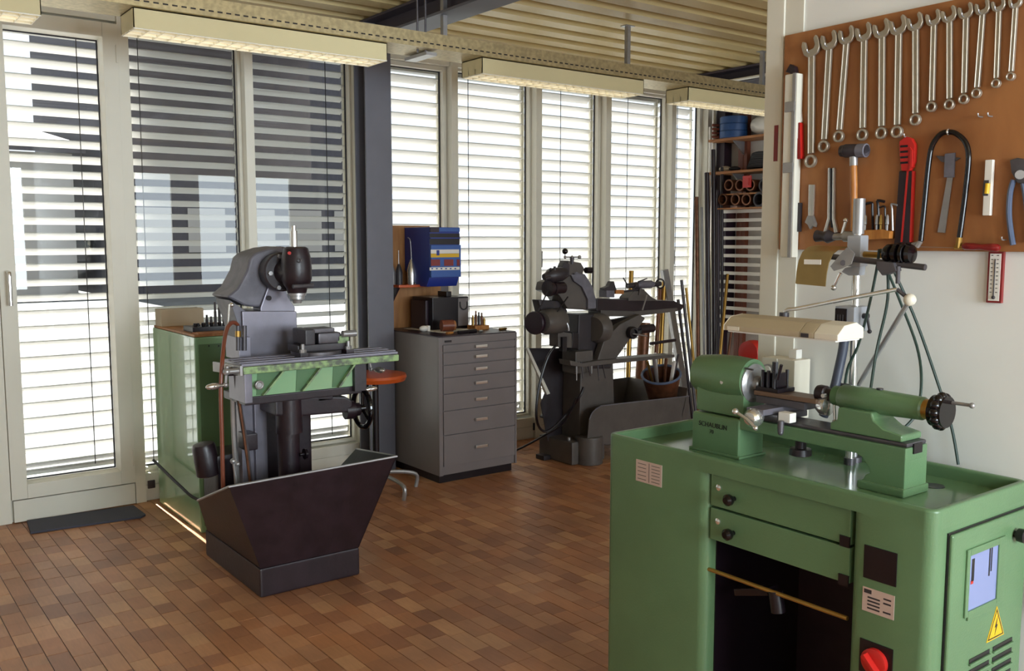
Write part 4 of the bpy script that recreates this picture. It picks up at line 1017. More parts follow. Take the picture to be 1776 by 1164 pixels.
# tailstock
MB().prism([(2.197, y_, z_) for y_, z_ in ((1.265, bz1), (1.475, bz1), (1.475, bz1 + .02), (1.455, bz1 + .03), (1.452, 1.15), (1.352, 1.15), (1.345, 1.13), (1.318, 1.112), (1.265, 1.103))], (.096, 0, 0)).build('tailstock_base', 'green', la, bevel=.006, seg=3)
ty = 1.472
MB().lathe((AX, ty, AZ), (0, -1, 0), [(0, .03), (.006, .034), (.09, .034), (.235, .030), (.24, .026)], 28).build('tailstock_barrel', 'green', la)
MB().lathe((AX, ty + .022, AZ), (0, -1, 0), [(0, .027), (.03, .029)], 24).build('barrel_nose', 'green_dark', la)
MB().lathe((AX, ty + .08, AZ), (0, -1, 0), [(0, .012), (.004, .022), (.012, .024), (.03, .023), (.034, .017), (.05, .017), (.052, .013), (.06, .013)], 24).build('drill_chuck', 'black_iron', la)
MB().cyl((AX - .02, ty + .038, AZ), (AX - .034, ty + .038, AZ), .006, n=12).build('chuck_key_socket', 'chrome', la)
MB().cyl((AX, ty - .235, AZ), (AX, ty - .262, AZ), .026, n=24).build('index_collar', 'brass', la)
hw2 = MB()
n = 12
for k in range(n):
    a = 2 * math.pi * k / n; hw2.sph((AX + .036 * math.cos(a), ty - .282, AZ + .036 * math.sin(a)), .0135, 10)
hw2.cyl((AX, ty - .262, AZ), (AX, ty - .298, AZ), .04, n=24)
hw_ = hw2.build('tailstock_handwheel', 'black_glossy', la)
MB().cyl((AX + .02, ty - .298, AZ + .022), (AX + .02, ty - .345, AZ + .022), .0045, n=8).sph((AX + .02, ty - .348, AZ + .022), .0075).build('handwheel_grip', 'steel', hw_)
p = V((AX, 1.36, AZ + .033)); MB().cyl(p, p + V((0, 0, .004)), .009, n=12).build('oiler', 'machine_dark', la)
# compound slide
zs = bz1
MB().box(2.175, 2.315, 1.63, 1.72, zs, zs + .018).build('saddle', 'steel_dark', la, bevel=.003)
MB().box(2.13, 2.33, 1.645, 1.705, zs + .018, zs + .036).build('cross_slide', 'steel_ground', la, bevel=.003)
MB().box(2.215, 2.275, 1.57, 1.74, zs + .036, zs + .058).build('top_slide', 'steel_dark', la, bevel=.003)
MB().prism([(2.205, 1.74, zs + .06), (2.285, 1.74, zs + .06), (2.28, 1.53, zs + .06), (2.21, 1.53, zs + .06)], (0, 0, .014)).build('top_slide_cover', 'bronze_dark', la, bevel=.003)
MB().lathe((2.245, 1.545, zs + .055), (0, -1, 0), [(0, .02), (.012, .028), (.032, .029), (.036, .021), (.04, .004)], 24).build('top_slide_drum', 'chrome', la)
hb = V((2.245, 1.495, zs + .055)); MB().tube([hb + V((0, 0, .028)), hb, hb + V((0, -.004, -.042))], .004, 8, 1).sph(hb + V((0, 0, .03)), .008).sph(hb + V((0, -.004, -.042)), .008).cyl(hb + V((0, 0, -.042)), hb + V((0, -.045, -.046)), .005, n=8).build('top_slide_crank', 'chrome', la)
MB().lathe((2.135, 1.675, zs + .01), (-1, -.1, 0), [(-.02, .016), (0, .026), (.014, .028), (.022, .026), (.034, .018), (.036, .004)], 24).build('cross_slide_drum', 'chrome', la)
hb = V((2.09, 1.67, zs + .01)); MB().tube([hb + V((0, .042, .016)), hb, hb + V((0, -.03, -.02))], .005, 8, 1).sph(hb + V((0, .042, .016)), .010).sph(hb + V((0, -.03, -.02)), .008).build('cross_slide_crank', 'chrome', la)
MB().cyl((2.15, 1.60, zs - .02), (2.15, 1.60, zs + .01), .009, n=12).sph((2.15, 1.60, zs - .024), .008).build('clamp_lever', 'steel_dark', la)
MB().box(2.17, 2.20, 1.585, 1.625, zs + .002, zs + .03).build('lock_block', 'white', la, bevel=.003)
# toolpost
tz = zs + .074
MB().box(2.205, 2.285, 1.655, 1.735, tz, tz + .012).build('toolpost_plate', 'black', la, bevel=.002)
MB().box(2.222, 2.268, 1.672, 1.72, tz + .012, tz + .055).build('toolpost', 'black', la, bevel=.003)
MB().cyl((2.245, 1.696, tz + .055), (2.245, 1.696, tz + .085), .009, n=8).build('toolpost_stud', 'black', la)
for dx, dy in ((-.03, -.02), (-.03, .02), (.03, -.02), (.03, .02), (-.03, 0)):
    MB().cyl((2.245 + dx, 1.696 + dy, tz + .012), (2.245 + dx, 1.696 + dy, tz + .062), .005, n=8).build('clamp_screw', 'black', la)
MB().cyl((2.21, 1.66, tz + .04), (2.205, 1.645, tz + .085), .005, n=8).build('tool_bit', 'black', la)
MB().cyl((2.2, 1.74, tz + .06), (2.2, 1.77, tz + .062), .003, n=6).build('tool_bit', 'steel_dark', la)

# vertical post with grinding attachment behind the bed
po = thing('support_post', (2.40, 1.52, TF), 'chrome post with clamps, motor and sheet guard behind the lathe', 'post')
XP = 2.40
pb = PX(1478, 680, XP); pt = PX(1482, 345, XP); py_ = pb.y
def pp_(px, py, x=XP): return PX(px, py, x)
MB().cyl((XP, py_, TF), (XP, py_, pt.z - .1), .0125, n=18).build('rod', 'chrome', po)
MB().cyl((XP, py_, pt.z - .1), (XP, py_, pt.z), .0165, n=18).build('upper_rod', 'steel', po)
MB().cyl((XP, py_, TF), (XP, py_, TF + .02), .016, n=20).build('foot', 'steel_dark', po)
MB().box(XP - .02, XP + .02, py_ - .022, py_ + .022, pp_(1478, 462).z, pp_(1478, 408).z).build('clamp_block', 'satin', po, bevel=.004)
a = pp_(1485, 411); MB().cyl(a, pp_(1465, 410), .016, n=14).cyl(pp_(1465, 410), pp_(1440, 411), .010, n=12).build('clamp_stub', 'steel', po)
MB().lathe(pp_(1447, 411), (0, 1, .05), [(0, .012), (.02, .02), (.035, .014), (.06, .018)], 14).build('collet_head', 'machine_dark', po)
MB().cyl(pp_(1460, 408), pp_(1467, 384), .0045, n=8).sph(pp_(1467, 382), .007).build('ball_lever', 'chrome', po)
MB().cyl(pp_(1490, 441), pp_(1532, 443), .009, n=12).build('brass_spindle', 'brass', po)
MB().cyl(pp_(1440, 445, 2.36), pp_(1605, 464, 2.36), .0085, n=12).build('cross_rod', 'steel_dark', po)
# small motor with black rings
m0 = pp_(1535, 440, 2.37)
MB().lathe(m0, (0, -1, 0), [(0, .02), (.01, .027), (.02, .027)] + [(.024, .02), (.03, .02), (.033, .03), (.043, .03), (.046, .02), (.05, .02), (.053, .03), (.062, .03), (.066, .022), (.07, .028), (.08, .024), (.083, .002)], 28).build('motor', 'black_glossy', po)
MB().prism([pp_(1530, 452, 2.37), pp_(1560, 455, 2.37), pp_(1565, 470, 2.37), pp_(1540, 478, 2.37), pp_(1530, 465, 2.37)], (-.03, 0, 0)).build('motor_mount', 'steel_dark', po, bevel=.004)
MB().cyl(pp_(1558, 462, 2.35), pp_(1557, 492, 2.35), .006, n=10).build('mount_lever', 'steel_dark', po)
# second clamp with lever
MB().prism([pp_(1465, 464, 2.385), pp_(1492, 460, 2.385), pp_(1490, 478, 2.385), pp_(1470, 478, 2.385), pp_(1458, 472, 2.385)], (.03, 0, 0)).build('lower_clamp', 'satin', po, bevel=.005)
MB().cyl(pp_(1458, 474, 2.37), pp_(1447, 496, 2.37), .0055, .004, n=8).sph(pp_(1446, 499, 2.37), .009).build('ball_lever', 'chrome', po)
# curved bronze sheet guard
gpts = [(1470, 428), (1455, 431), (1444, 440), (1437, 455), (1433, 475), (1431, 496)]
gl = [PX(a_, b_, 2.30) for a_, b_ in gpts]; sg = MB(); vs = []
for q in gl: vs += [q, q + V((.0, .10, .004)), q + V((.003, 0, -.002)), q + V((.003, .10, .002))]
fs = []
for k in range(len(gl) - 1):
    o_k, o_n = 4 * k, 4 * k + 4
    fs += [(o_k, o_k + 1, o_n + 1, o_n), (o_k + 2, o_n + 2, o_n + 3, o_k + 3), (o_k, o_n, o_n + 2, o_k + 2), (o_k + 1, o_k + 3, o_n + 3, o_n + 1)]
sgo = sg.add(vs, fs).build('sheet_guard', 'bronze_sheet', po, angle=60)
MB().prism([PX(1470, 428, 2.302), PX(1458, 440, 2.302), PX(1440, 462, 2.302), PX(1446, 470, 2.302), PX(1460, 466, 2.302), PX(1476, 458, 2.302), PX(1482, 440, 2.302)], (.003, 0, 0)).build('guard_cheek', 'steel', po)
p0 = PX(1411, 460, 2.29); MB().obox(gl[3] + V((-.004, .05, 0)), (.0008, 0, 0), (0, .028, 0), (0, 0, .007)).build('guard_label', 'white', po)
MB().cyl(PX(1462, 456, 2.30), PX(1478, 455, 2.40), .008, n=10).build('guard_stem', 'steel_dark', po)
# control box on the post
bz = pp_(1480, 552)
MB().box(XP - .045, XP + .03, py_ - .026, py_ + .036, bz.z - .036, bz.z + .036).build('control_box', 'satin', po, bevel=.003)
MB().box(XP - .049, XP - .045, py_ - .004, py_ + .034, bz.z - .032, bz.z + .03).build('box_face', 'black', po, bevel=.002)
for k in range(3): MB().box(XP - .0505, XP - .049, py_ + .006 + k * .008, py_ + .009 + k * .008, bz.z - .01, bz.z + .012).build('face_mark', 'steel_dark', po)
MB().cyl(pp_(1494, 548), pp_(1506, 548), .008, n=10).cyl(pp_(1504, 549), pp_(1508, 573), .004, n=8).sph(pp_(1508, 575), .0065).build('clamp_handle', 'machine_dark', po)
MB().tube([pp_(1465, 570, 2.37), pp_(1463, 600, 2.37), pp_(1455, 640, 2.36), pp_(1445, 680, 2.34), pp_(1428, 722, 2.33)], .0135, 12).build('flexible_conduit', 'conduit', po)
MB().cyl(pp_(1465, 568, 2.37), pp_(1464, 592, 2.37), .016, n=14).build('conduit_nut', 'steel_dark', po)
MB().cyl(pp_(1456, 667, 2.37), pp_(1475, 669, 2.37), .005, n=8).sph(pp_(1455, 667, 2.37), .009).build('base_lever', 'steel_dark', po)

# machine lamp
ml = thing('machine_lamp', (2.44, 1.47, TF), 'beige machine lamp on a jointed chrome arm over the lathe', 'lamp')
XLm = 2.18
def lm(px, py, x=XLm - .03): return PX(px, py, x)
y0_, y1_ = lm(1256, 570).y, lm(1386, 585).y
def lampbody(ya, yb_, m, nm):
    sec = [(-.03, 0), (-.03, .016), (.0, .040), (.055, .046), (.09, .03), (.09, .0)]
    zb_ = lm(1320, 579).z
    return MB().prism([(XLm + a, ya, zb_ + b) for a, b in sec], (0, yb_ - ya, 0)).build(nm, m, ml, bevel=.004)
lampbody(y0_, y1_, 'lamp_beige', 'shade')
y2_, y3_ = lm(1411, 585).y, lm(1453, 587).y
lampbody(y1_, y2_, 'lamp_beige', 'switch_section'); lampbody(y2_, y3_, 'lamp_cream', 'end_cap')
lampbody(y0_ + .004, y0_, 'lamp_cream', 'end_plate')
zb_ = lm(1320, 579).z
MB().box(XLm - .025, XLm + .085, y3_ + .01, y0_ - .01, zb_ - .004, zb_).build('diffuser', 'white', ml)
MB().box(XLm - .031, XLm - .03, y0_ - .055, y0_ - .012, zb_ + .002, zb_ + .013).build('maker_label', 'lamp_cream', ml)
MB().box(XLm - .031, XLm - .03, y1_ - .03, y1_ - .005, zb_ + .002, zb_ + .013).build('switch', 'machine_dark', ml)
XA = 2.25
s0 = V((XA, lm(1360, 548, XA).y, zb_ + .044))
MB().cyl(s0 + V((0, 0, -.004)), s0 + V((0, 0, .012)), .014, n=14).build('swivel', 'machine_dark', ml)
aj = PX(1578, 520, 2.36)
MB().tube([s0 + V((0, 0, .006)), s0 + V((0, -.01, .02)), PX(1385, 535, XA + .01), PX(1450, 522, 2.30), PX(1556, 502, 2.36)], .006, 10, 6).build('upper_arm', 'chrome', ml)
MB().tube([PX(1556, 502, 2.36), aj], .006, 8, 1).build('elbow_link', 'steel_dark', ml)
MB().sph(aj, .017).build('elbow_ball', 'lamp_cream', ml)
MB().cyl(aj, PX(1486, 672, 2.445), .007, n=10).build('lower_arm', 'steel', ml)
q = PX(1486, 672, 2.445); MB().cyl(q, (q.x, q.y, TF), .009, n=12).build('stem', 'steel', ml)
MB().cyl((q.x, q.y, TF), (q.x, q.y, TF + .015), .022, n=16).build('foot', 'steel_dark', ml)

# dark green flexes hanging from the motor
def flex(pts, x, label, r=.004):
    tag(MB().tube([PX(a_, b_, x_) for (a_, b_), x_ in zip(pts, x)], r, 8).build('flex', 'cable_green'), label, 'cable', 'green flexes of the lathe attachment')
flex([(1525, 432), (1520, 470), (1505, 540), (1488, 600), (1470, 640), (1463, 690)], [2.38] * 6, 'dark green flex hanging straight from the small motor to the bed')
flex([(1527, 433), (1535, 450), (1540, 480), (1538, 530), (1520, 610), (1508, 690)], [2.38, 2.37, 2.36, 2.36, 2.35, 2.3], 'dark green flex hanging in front of the lamp joint to the tailstock')
flex([(1530, 434), (1540, 470), (1560, 520), (1590, 600), (1598, 660), (1590, 715), (1565, 745), (1552, 752)], [2.38, 2.42, 2.45, 2.46, 2.42, 2.38, 2.33, 2.3], 'dark green flex curving round the tailstock handwheel')
flex([(1533, 434), (1555, 480), (1590, 560), (1625, 660), (1650, 740), (1662, 806)], [2.40, 2.44, 2.48, 2.5, 2.52, 2.52], 'dark green flex running down the wall behind the cabinet')

# ================================================================ TOOL BOARD ON THE PARTITION
BX = PWX - .018                                          # front face of the board
yl, yr = PX(1367, 63, PWX).y, .86
zt_, zb2 = PX(1367, 63, PWX).z, PX(1379, 433, PWX).z
board = thing('tool_board', (PWX, 1.4, zb2), 'brown plywood tool board hung full of wrenches on the wall', 'tool board')
zt2 = PX(1649, 3, PWX).z
MB().prism([(BX, yl, zb2), (BX, yr, zb2), (BX, yr, zt2), (BX, yl, zt_)], (.0115, 0, 0)).build('panel', 'pegboard', board, bevel=.002)
WB = BX - .004
def wp(px, py, off=.006): return PX(px, py, BX - off)
def hook(px, py):
    p_ = wp(px, py, 0); MB().tube([p_, p_ + V((-.022, 0, 0)), p_ + V((-.026, 0, .008))], .002, 6, 2).build('hook', 'steel', board)
def flat(pts, th, nm, m, par=None, off=.002, bev=.002):
    P_ = [PX(a_, b_, BX - off) for a_, b_ in pts]
    return MB().prism(P_, (-th, 0, 0)).build(nm, m, par, bevel=bev)
heads = [(1408, 82), (1439, 71), (1469, 62), (1499, 57), (1530, 51), (1559, 45), (1588, 39), (1620, 32), (1647, 26), (1676, 20), (1705, 14), (1733, 9), (1762, 4)]
rings = [(1406.5, 279.6), (1429, 254), (1455, 237), (1496, 234), (1529, 231), (1556, 229), (1588, 208), (1616, 185.5), (1647, 181.6), (1672, 172), (1694, 162), (1728, 145), (1753.5, 133)]
ORD = ['longest', 'second longest', 'third longest', 'fourth longest', 'fifth longest', 'sixth longest', 'seventh longest', 'seventh shortest', 'fifth shortest', 'fourth shortest', 'third shortest', 'second shortest', 'shortest']
ORD[7] = 'sixth shortest'
ORD = ['longest', 'second longest', 'third longest', 'fourth longest', 'fifth longest', 'sixth longest', 'middle-sized', 'sixth shortest', 'fifth shortest', 'fourth shortest', 'third shortest', 'second shortest', 'shortest']
for k, (hd, rg) in enumerate(zip(heads, rings)):
    a_, b_ = PX(*hd, BX - .008), PX(*rg, BX - .012)
    b_.x = BX - .012; a_.x = BX - .008
    d = (b_ - a_); Lw = d.length; d.normalize(); s_ = V((0, d.z, -d.y)) * -1; s_ = V((0, -d.z, d.y)).normalized()
    if s_.y > 0: s_ = -s_                                # s_ points to -y (right in the picture)
    nrm = V((-1, 0, 0))
    w = Lw * .072; jr = Lw * .088
    mbw = MB()
    # tapered I-section shank
    t0, t1 = a_ + d * jr * .8, b_ - d * jr * .75
    mbw.obox((t0 + t1) / 2, d * ((t1 - t0).length / 2), s_ * w * .36, nrm * .004)
    mbw.obox((t0 + t1) / 2 + s_ * w * .33, d * ((t1 - t0).length / 2), s_ * w * .11, nrm * .0055)
    mbw.obox((t0 + t1) / 2 - s_ * w * .33, d * ((t1 - t0).length / 2), s_ * w * .11, nrm * .0055)
    # open jaw, tilted 15 degrees
    tl = R(15); jd = -d * math.cos(tl) + s_ * math.sin(tl) * -1; js = jd.cross(nrm).normalized()
    if js.dot(s_) < 0: js = -js
    o2 = []
    for t in [(-1.0, .55), (-1.02, .1), (-.95, -.45), (-.6, -.85), (0, -1.0), (.6, -.85), (.95, -.45), (1.02, .1), (1.0, .55), (.78, .95), (.5, .75), (.5, .05), (.3, -.22), (-.3, -.22), (-.5, .05), (-.5, .75), (-.78, .95)]:
        o2.append(a_ + js * t[0] * jr + jd * t[1] * jr)
    mbw.prism([q + nrm * -.004 for q in o2], nrm * .011)
    mbw.tubering(b_ + nrm * -.006, nrm, jr * .66, jr * .42, .014, 24)
    wr = mbw.build('combination_wrench', 'wrench_steel', bevel=.0015, seg=1)
    tag(wr, 'steel combination wrench, %s in the row on the tool board' % ORD[k], 'wrench', 'combination wrenches on the tool board')
for hd in heads: hook(hd[0], hd[1] + 10)

# red-handled wrench by the post
rw = thing('red_handled_wrench', wp(1388, 278), 'long steel wrench with red ribbed handle beside the end post', 'wrench')
flat(((1379, 213), (1394, 213), (1396, 276), (1381, 278)), .02, 'handle', 'red', rw, bev=.004)
for k in range(4): flat(((1382 + k * 3.6, 214), (1383 + k * 3.6, 214), (1384 + k * 3.6, 276), (1383 + k * 3.6, 276)), .0225, 'rib', 'red_dark', rw, bev=0)
flat(((1382, 212), (1393, 212), (1390, 170), (1384, 138), (1379, 138), (1380, 165)), .01, 'shank', 'white', rw)
flat(((1368, 126), (1376, 112), (1384, 116), (1387, 134), (1380, 140), (1376, 128)), .018, 'jaw', 'black_iron', rw)
# white aluminium straightedge hung on the post
se = thing('aluminium_rail', PX(1366, 446, PWX - .03), 'white aluminium profile with clamps hung on the end post', 'rail')
xs_ = PWX - .052
a_, b_ = PX(1353, 131, xs_), PX(1381, 447, xs_)
MB().box(xs_, xs_ + .032, PX(1378, 300, xs_).y, PX(1356, 300, xs_).y, b_.z, a_.z).build('profile', 'frame_white', se, bevel=.005)
MB().box(xs_ - .004, xs_, PX(1376, 300, xs_).y, PX(1371, 300, xs_).y, b_.z, a_.z).build('edge', 'steel', se)
for py in (185, 290):
    z_ = PX(1365, py, xs_).z; MB().box(xs_ - .006, xs_, PX(1376, 300, xs_).y, PX(1359, 300, xs_).y, z_ - .018, z_ + .014).build('clamp', 'steel', se, bevel=.002)
MB().box(PWX - .014, PWX - .0125, 1.94, 1.955, PX(1350, 280, PWX).z, PX(1350, 218, PWX).z).build('red_stripe', 'red_dark', se)

# adjustable wrench, tongue pliers, etc
aw = thing('adjustable_wrench', wp(1408, 395), 'small chrome adjustable wrench hung below the longest wrench', 'wrench')
flat(((1405, 320), (1415, 320), (1413, 375), (1410, 382), (1404, 375)), .008, 'handle', 'chrome', aw)
flat(((1404, 374), (1413, 374), (1418, 388), (1417, 394), (1412, 392), (1408, 398), (1404, 390), (1399, 386)), .011, 'head', 'steel', aw)
fr_ = thing('forged_spanner', wp(1443, 410), 'dark slotted steel spanner bar hung beside the hammer', 'spanner')
flat(((1439, 291), (1442, 291), (1442, 380), (1436, 402), (1430, 405), (1438, 378)), .01, 'side_bar', 'chrome', fr_)
flat(((1447, 291), (1450, 291), (1450, 378), (1456, 403), (1450, 405), (1446, 380)), .01, 'side_bar', 'chrome', fr_)
flat(((1442, 292), (1447, 292), (1447, 395), (1442, 395)), .006, 'core', 'black', fr_)
flat(((1428, 405), (1458, 403), (1452, 416), (1430, 416)), .012, 'foot', 'black_iron', fr_)
hm = thing('mallet', wp(1482, 340), 'soft-faced mallet with wooden handle hung on the tool board', 'hammer')
a_, b_ = wp(1460, 262, .02), wp(1504, 261, .02); a_.x = b_.x = BX - .022
ax_ = (b_ - a_); Lh = ax_.length
MB().lathe(a_, ax_, [(0, .017), (.012, .018), (.014, .02), (Lh * .55, .02), (Lh * .56, .0195), (Lh - .004, .02), (Lh, .016)], 22).build('head', 'machine_dark', hm)
MB().lathe(a_ + ax_ * .66, ax_, [(0, .0203), (Lh * .32, .0205), (Lh * .34, .015)], 22).build('rubber_face', 'cast_grey', hm)
h0, h1 = wp(1481, 272, .02), wp(1482, 400, .02); h0.x = h1.x = BX - .022
MB().cyl(h0, h0 + (h1 - h0) * .12, .012, n=14).build('ferrule', 'steel', hm)
MB().lathe(h0 + (h1 - h0) * .12, h1 - h0, [(0, .010), (.06, .011), (.11, .010), (.2, .012), (.21, .006)], 14).build('handle', 'wood_handle', hm)
# allen keys in wooden holder
ah = thing('hex_key_holder', wp(1520, 412), 'small wooden holder on the tool board for hex keys', 'holder')
flat(((1490, 400), (1540, 398), (1553, 401), (1552, 414), (1490, 417)), .03, 'block', 'wood_handle', ah, off=.0, bev=.003)
for k, (px, top, bent, mt) in enumerate(((1500, 348, 6, 'black'), (1514, 352, 12, 'black'), (1524, 348, -12, 'black'), (1536, 358, 8, 'black'), (1548, 354, -10, 'steel'))):
    pts_ = [wp(px, 400, .018), wp(px - 1, top + 10, .018), wp(px - 2, top, .018), wp(px - 2 - bent, top + 2, .018)]
    o = MB().tube(pts_, .0042 if k < 3 else .003, 6, 3).build('hex_key', mt)
    tag(o, ('thickest black hex key in the wooden holder, beside the mallet', 'thick black hex key in the holder, second from the mallet', 'black hex key in the middle of the wooden holder', 'thin black hex key in the wooden holder', 'bright hex key in the wooden holder beside the pipe wrench')[k], 'hex key', 'hex keys in the wooden holder')
for k, px in enumerate((1500, 1520, 1527, 1538)):
    o = MB().lathe(wp(px, 402, .024), (0, 0, 1), [(0, .003), (.02, .003), (.022, .005), (.045, .004), (.05, .001)], 8).build('small_driver', ('chrome', 'steel', 'brass', 'steel')[k])
    tag(o, ('slim chrome driver before the thickest hex key', 'slim steel driver before the second hex key', 'slim brass driver before the hex keys', 'slim steel driver before the thin hex key')[k], 'driver', 'slim drivers in the wooden holder')
# red and black pipe wrench
cw = thing('chain_wrench', wp(1570, 420), 'long red and black pipe wrench hung on the tool board', 'wrench')
flat(((1564, 246), (1575, 237), (1586, 240), (1592, 252), (1591, 280), (1584, 297), (1568, 297), (1565, 270)), .016, 'grip_head', 'red', cw, bev=.004)
for k in range(4): flat(((1567, 253 + k * 9.5), (1580, 252 + k * 9.5), (1580, 255.5 + k * 9.5), (1567, 256.5 + k * 9.5)), .0175, 'grip_slot', 'black', cw, bev=0)
flat(((1584, 255), (1589, 262), (1588, 290), (1582, 296)), .019, 'grip_rib', 'red', cw)
flat(((1563, 297), (1587, 297), (1582, 425), (1554, 425)), .012, 'shaft', 'black_iron', cw, bev=.003)
flat(((1577, 297), (1580, 297), (1569, 420), (1566, 420)), .0135, 'red_edge', 'red', cw, bev=0)
flat(((1586, 297), (1588.5, 297), (1584, 420), (1581.5, 420)), .0135, 'red_edge', 'red', cw, bev=0)
hook(1576, 238)
# deep-frame saw
fs_ = thing('fret_saw', wp(1636, 428), 'deep black saw frame with red handle hung on the tool board', 'saw')
MB().tube([wp(*p_, .014) for p_ in ((1597, 418), (1603, 360), (1610, 290), (1616, 255), (1630, 234), (1645, 229), (1660, 233), (1675, 248), (1680, 275), (1675, 330), (1668, 385), (1664, 412))], .0075, 12, 5).build('frame', 'black_glossy', fs_)
p_ = wp(1645, 229, .014); MB().ring(p_, (0, 1, 0), .0072, .0025).build('band', 'chrome', fs_)
MB().cyl(wp(1664, 412, .014), wp(1662, 430, .014), .008, n=10).cyl(wp(1656, 429, .014), wp(1670, 429, .014), .006, n=10).build('blade_clamp', 'brass', fs_)
MB().cyl(wp(1597, 418, .014), wp(1590, 428, .014), .007, n=10).cyl(wp(1582, 424, .014), wp(1596, 420, .014), .005, n=8).build('blade_clamp', 'steel', fs_)
hh0, hh1 = wp(1670, 427, .016), wp(1734, 430, .016); Lq = (hh1 - hh0).length
MB().lathe(hh0, hh1 - hh0, [(0, .007), (.006, .010), (Lq * .3, .0095), (Lq * .5, .0075), (Lq * .8, .011), (Lq * .95, .010), (Lq, .006)], 16).build('handle', 'red_dark', fs_)
MB().cyl(wp(1590, 428, .014), wp(1662, 430, .014), .0008, n=6).build('blade', 'steel', fs_)
# calliper
vc = thing('vernier_calliper', wp(1638, 402), 'steel vernier calliper hung inside the saw frame', 'calliper')
flat(((1650, 272), (1658, 273), (1640, 404), (1627, 403)), .004, 'beam', 'steel', vc, bev=.0008)
flat(((1641, 267), (1658, 265), (1656, 308), (1639, 308)), .008, 'slider', 'cast_grey', vc, bev=.0015)
flat(((1624, 270), (1640, 271), (1641, 282), (1634, 281)), .005, 'jaw', 'steel_dark', vc, bev=.001)
flat(((1658, 273), (1667, 274), (1658, 280)), .004, 'inside_jaw', 'steel_dark', vc, bev=.0008)
# pocket level
lv = thing('pocket_level', wp(1716, 375), 'small aluminium spirit level hung right of the saw frame', 'level')
flat(((1713, 278), (1726, 277), (1721, 374), (1708, 374)), .014, 'body', 'white', lv, bev=.002)
flat(((1711, 313), (1720, 313), (1718, 340), (1709, 340)), .016, 'vial_recess', 'steel_dark', lv, bev=0)
MB().cyl(wp(1713, 318, .02), wp(1711, 336, .02), .006, n=12).build('vial', 'yellow', lv)
# pliers
pl_ = thing('water_pump_pliers', wp(1765, 425), 'grey slip-joint pliers hung at the right of the tool board', 'pliers')
flat(((1755, 278), (1768, 274), (1800, 280), (1800, 300), (1785, 320), (1768, 318), (1758, 300)), .014, 'jaws', 'steel_dark', pl_, bev=.004)
MB().cyl(wp(1769, 303, .0), wp(1769, 303, .022), .012, n=14).build('pivot', 'steel', pl_)
MB().tube([wp(*q, .008) for q in ((1758, 312), (1752, 335), (1750, 370), (1753, 400), (1757, 425))], .0075, 8).build('handle', 'blue_grey', pl_)
MB().tube([wp(*q, .008) for q in ((1775, 318), (1780, 350), (1783, 390), (1785, 420))], .0075, 8).build('handle', 'blue_grey', pl_)
for q in ((1704, 203), (1721, 202)):
    hook(*q)
hook(1745, 416)
scw = MB().box(BX - .012, BX, PX(1392, 360, BX).y, PX(1380, 360, BX).y, PX(1386, 402, BX).z, PX(1386, 352, BX).z).build('feeler_gauge', 'machine_dark', bevel=.002); tag(scw, 'dark gauge block hung beside the aluminium profile', 'gauge')
# thermometer on wall
th = thing('thermometer', PX(1729, 525, PWX - .006), 'narrow wall thermometer with white scale and dark red frame', 'thermometer')
x_ = PWX; a_, b_ = PX(1718, 436, x_), PX(1740, 526, x_)
MB().box(x_ - .012, x_, b_.y, a_.y, b_.z, a_.z).build('frame', 'red_dark', th, bevel=.002)
MB().box(x_ - .0132, x_ - .012, b_.y + .006, a_.y - .006, b_.z + .006, a_.z - .006).build('scale', 'white', th)
yc = (a_.y + b_.y) / 2
MB().cyl((x_ - .0145, yc, b_.z + .016), (x_ - .0145, yc, a_.z - .02), .0015, n=8).sph((x_ - .0145, yc, b_.z + .015), .005).build('tube', 'machine_dark', th)
for k in range(12):
    z_ = b_.z + .028 + k * .011
    for dy in (-.009, .006): MB().box(x_ - .0138, x_ - .0132, yc + dy, yc + dy + .005, z_, z_ + .002).build('scale_mark', 'black', th)

# fuse box with socket at the partition end
fb = thing('socket_box', PX(1345, 720, PWX - .07), 'cream electric box with round socket at the partition end', 'socket box')
yy1, yy0 = PX(1321, 650, PWX - .1).y, PX(1376, 650, PWX - .1).y
zz1, zz0 = PX(1345, 622, PWX - .1).z, PX(1345, 725, PWX - .1).z
MB().box(PWX - .095, PWX - .012, yy0, yy1, zz0, zz1).build('housing', 'lamp_cream', fb, bevel=.004)
MB().box(PWX - .101, PWX - .095, PX(1347, 650, PWX - .1).y, yy1, zz0, zz1).build('front_plate', 'frame_white', fb, bevel=.006)
c_ = PX(1334, 647, PWX - .1)
MB().lathe((PWX - .101, c_.y, c_.z), (-1, 0, 0), [(0, .03), (.006, .03), (.007, .024), (.007, .001)], 24).build('socket_ring', 'steel', fb)
MB().cyl((PWX - .108, c_.y, c_.z + .012), (PWX - .113, c_.y, c_.z + .012), .012, n=18).build('plug', 'white', fb)
MB().box(PWX - .06, PWX - .03, yy0 + .02, yy0 + .05, zz1, zz1 + .03).build('cable_gland', 'white', fb, bevel=.003)

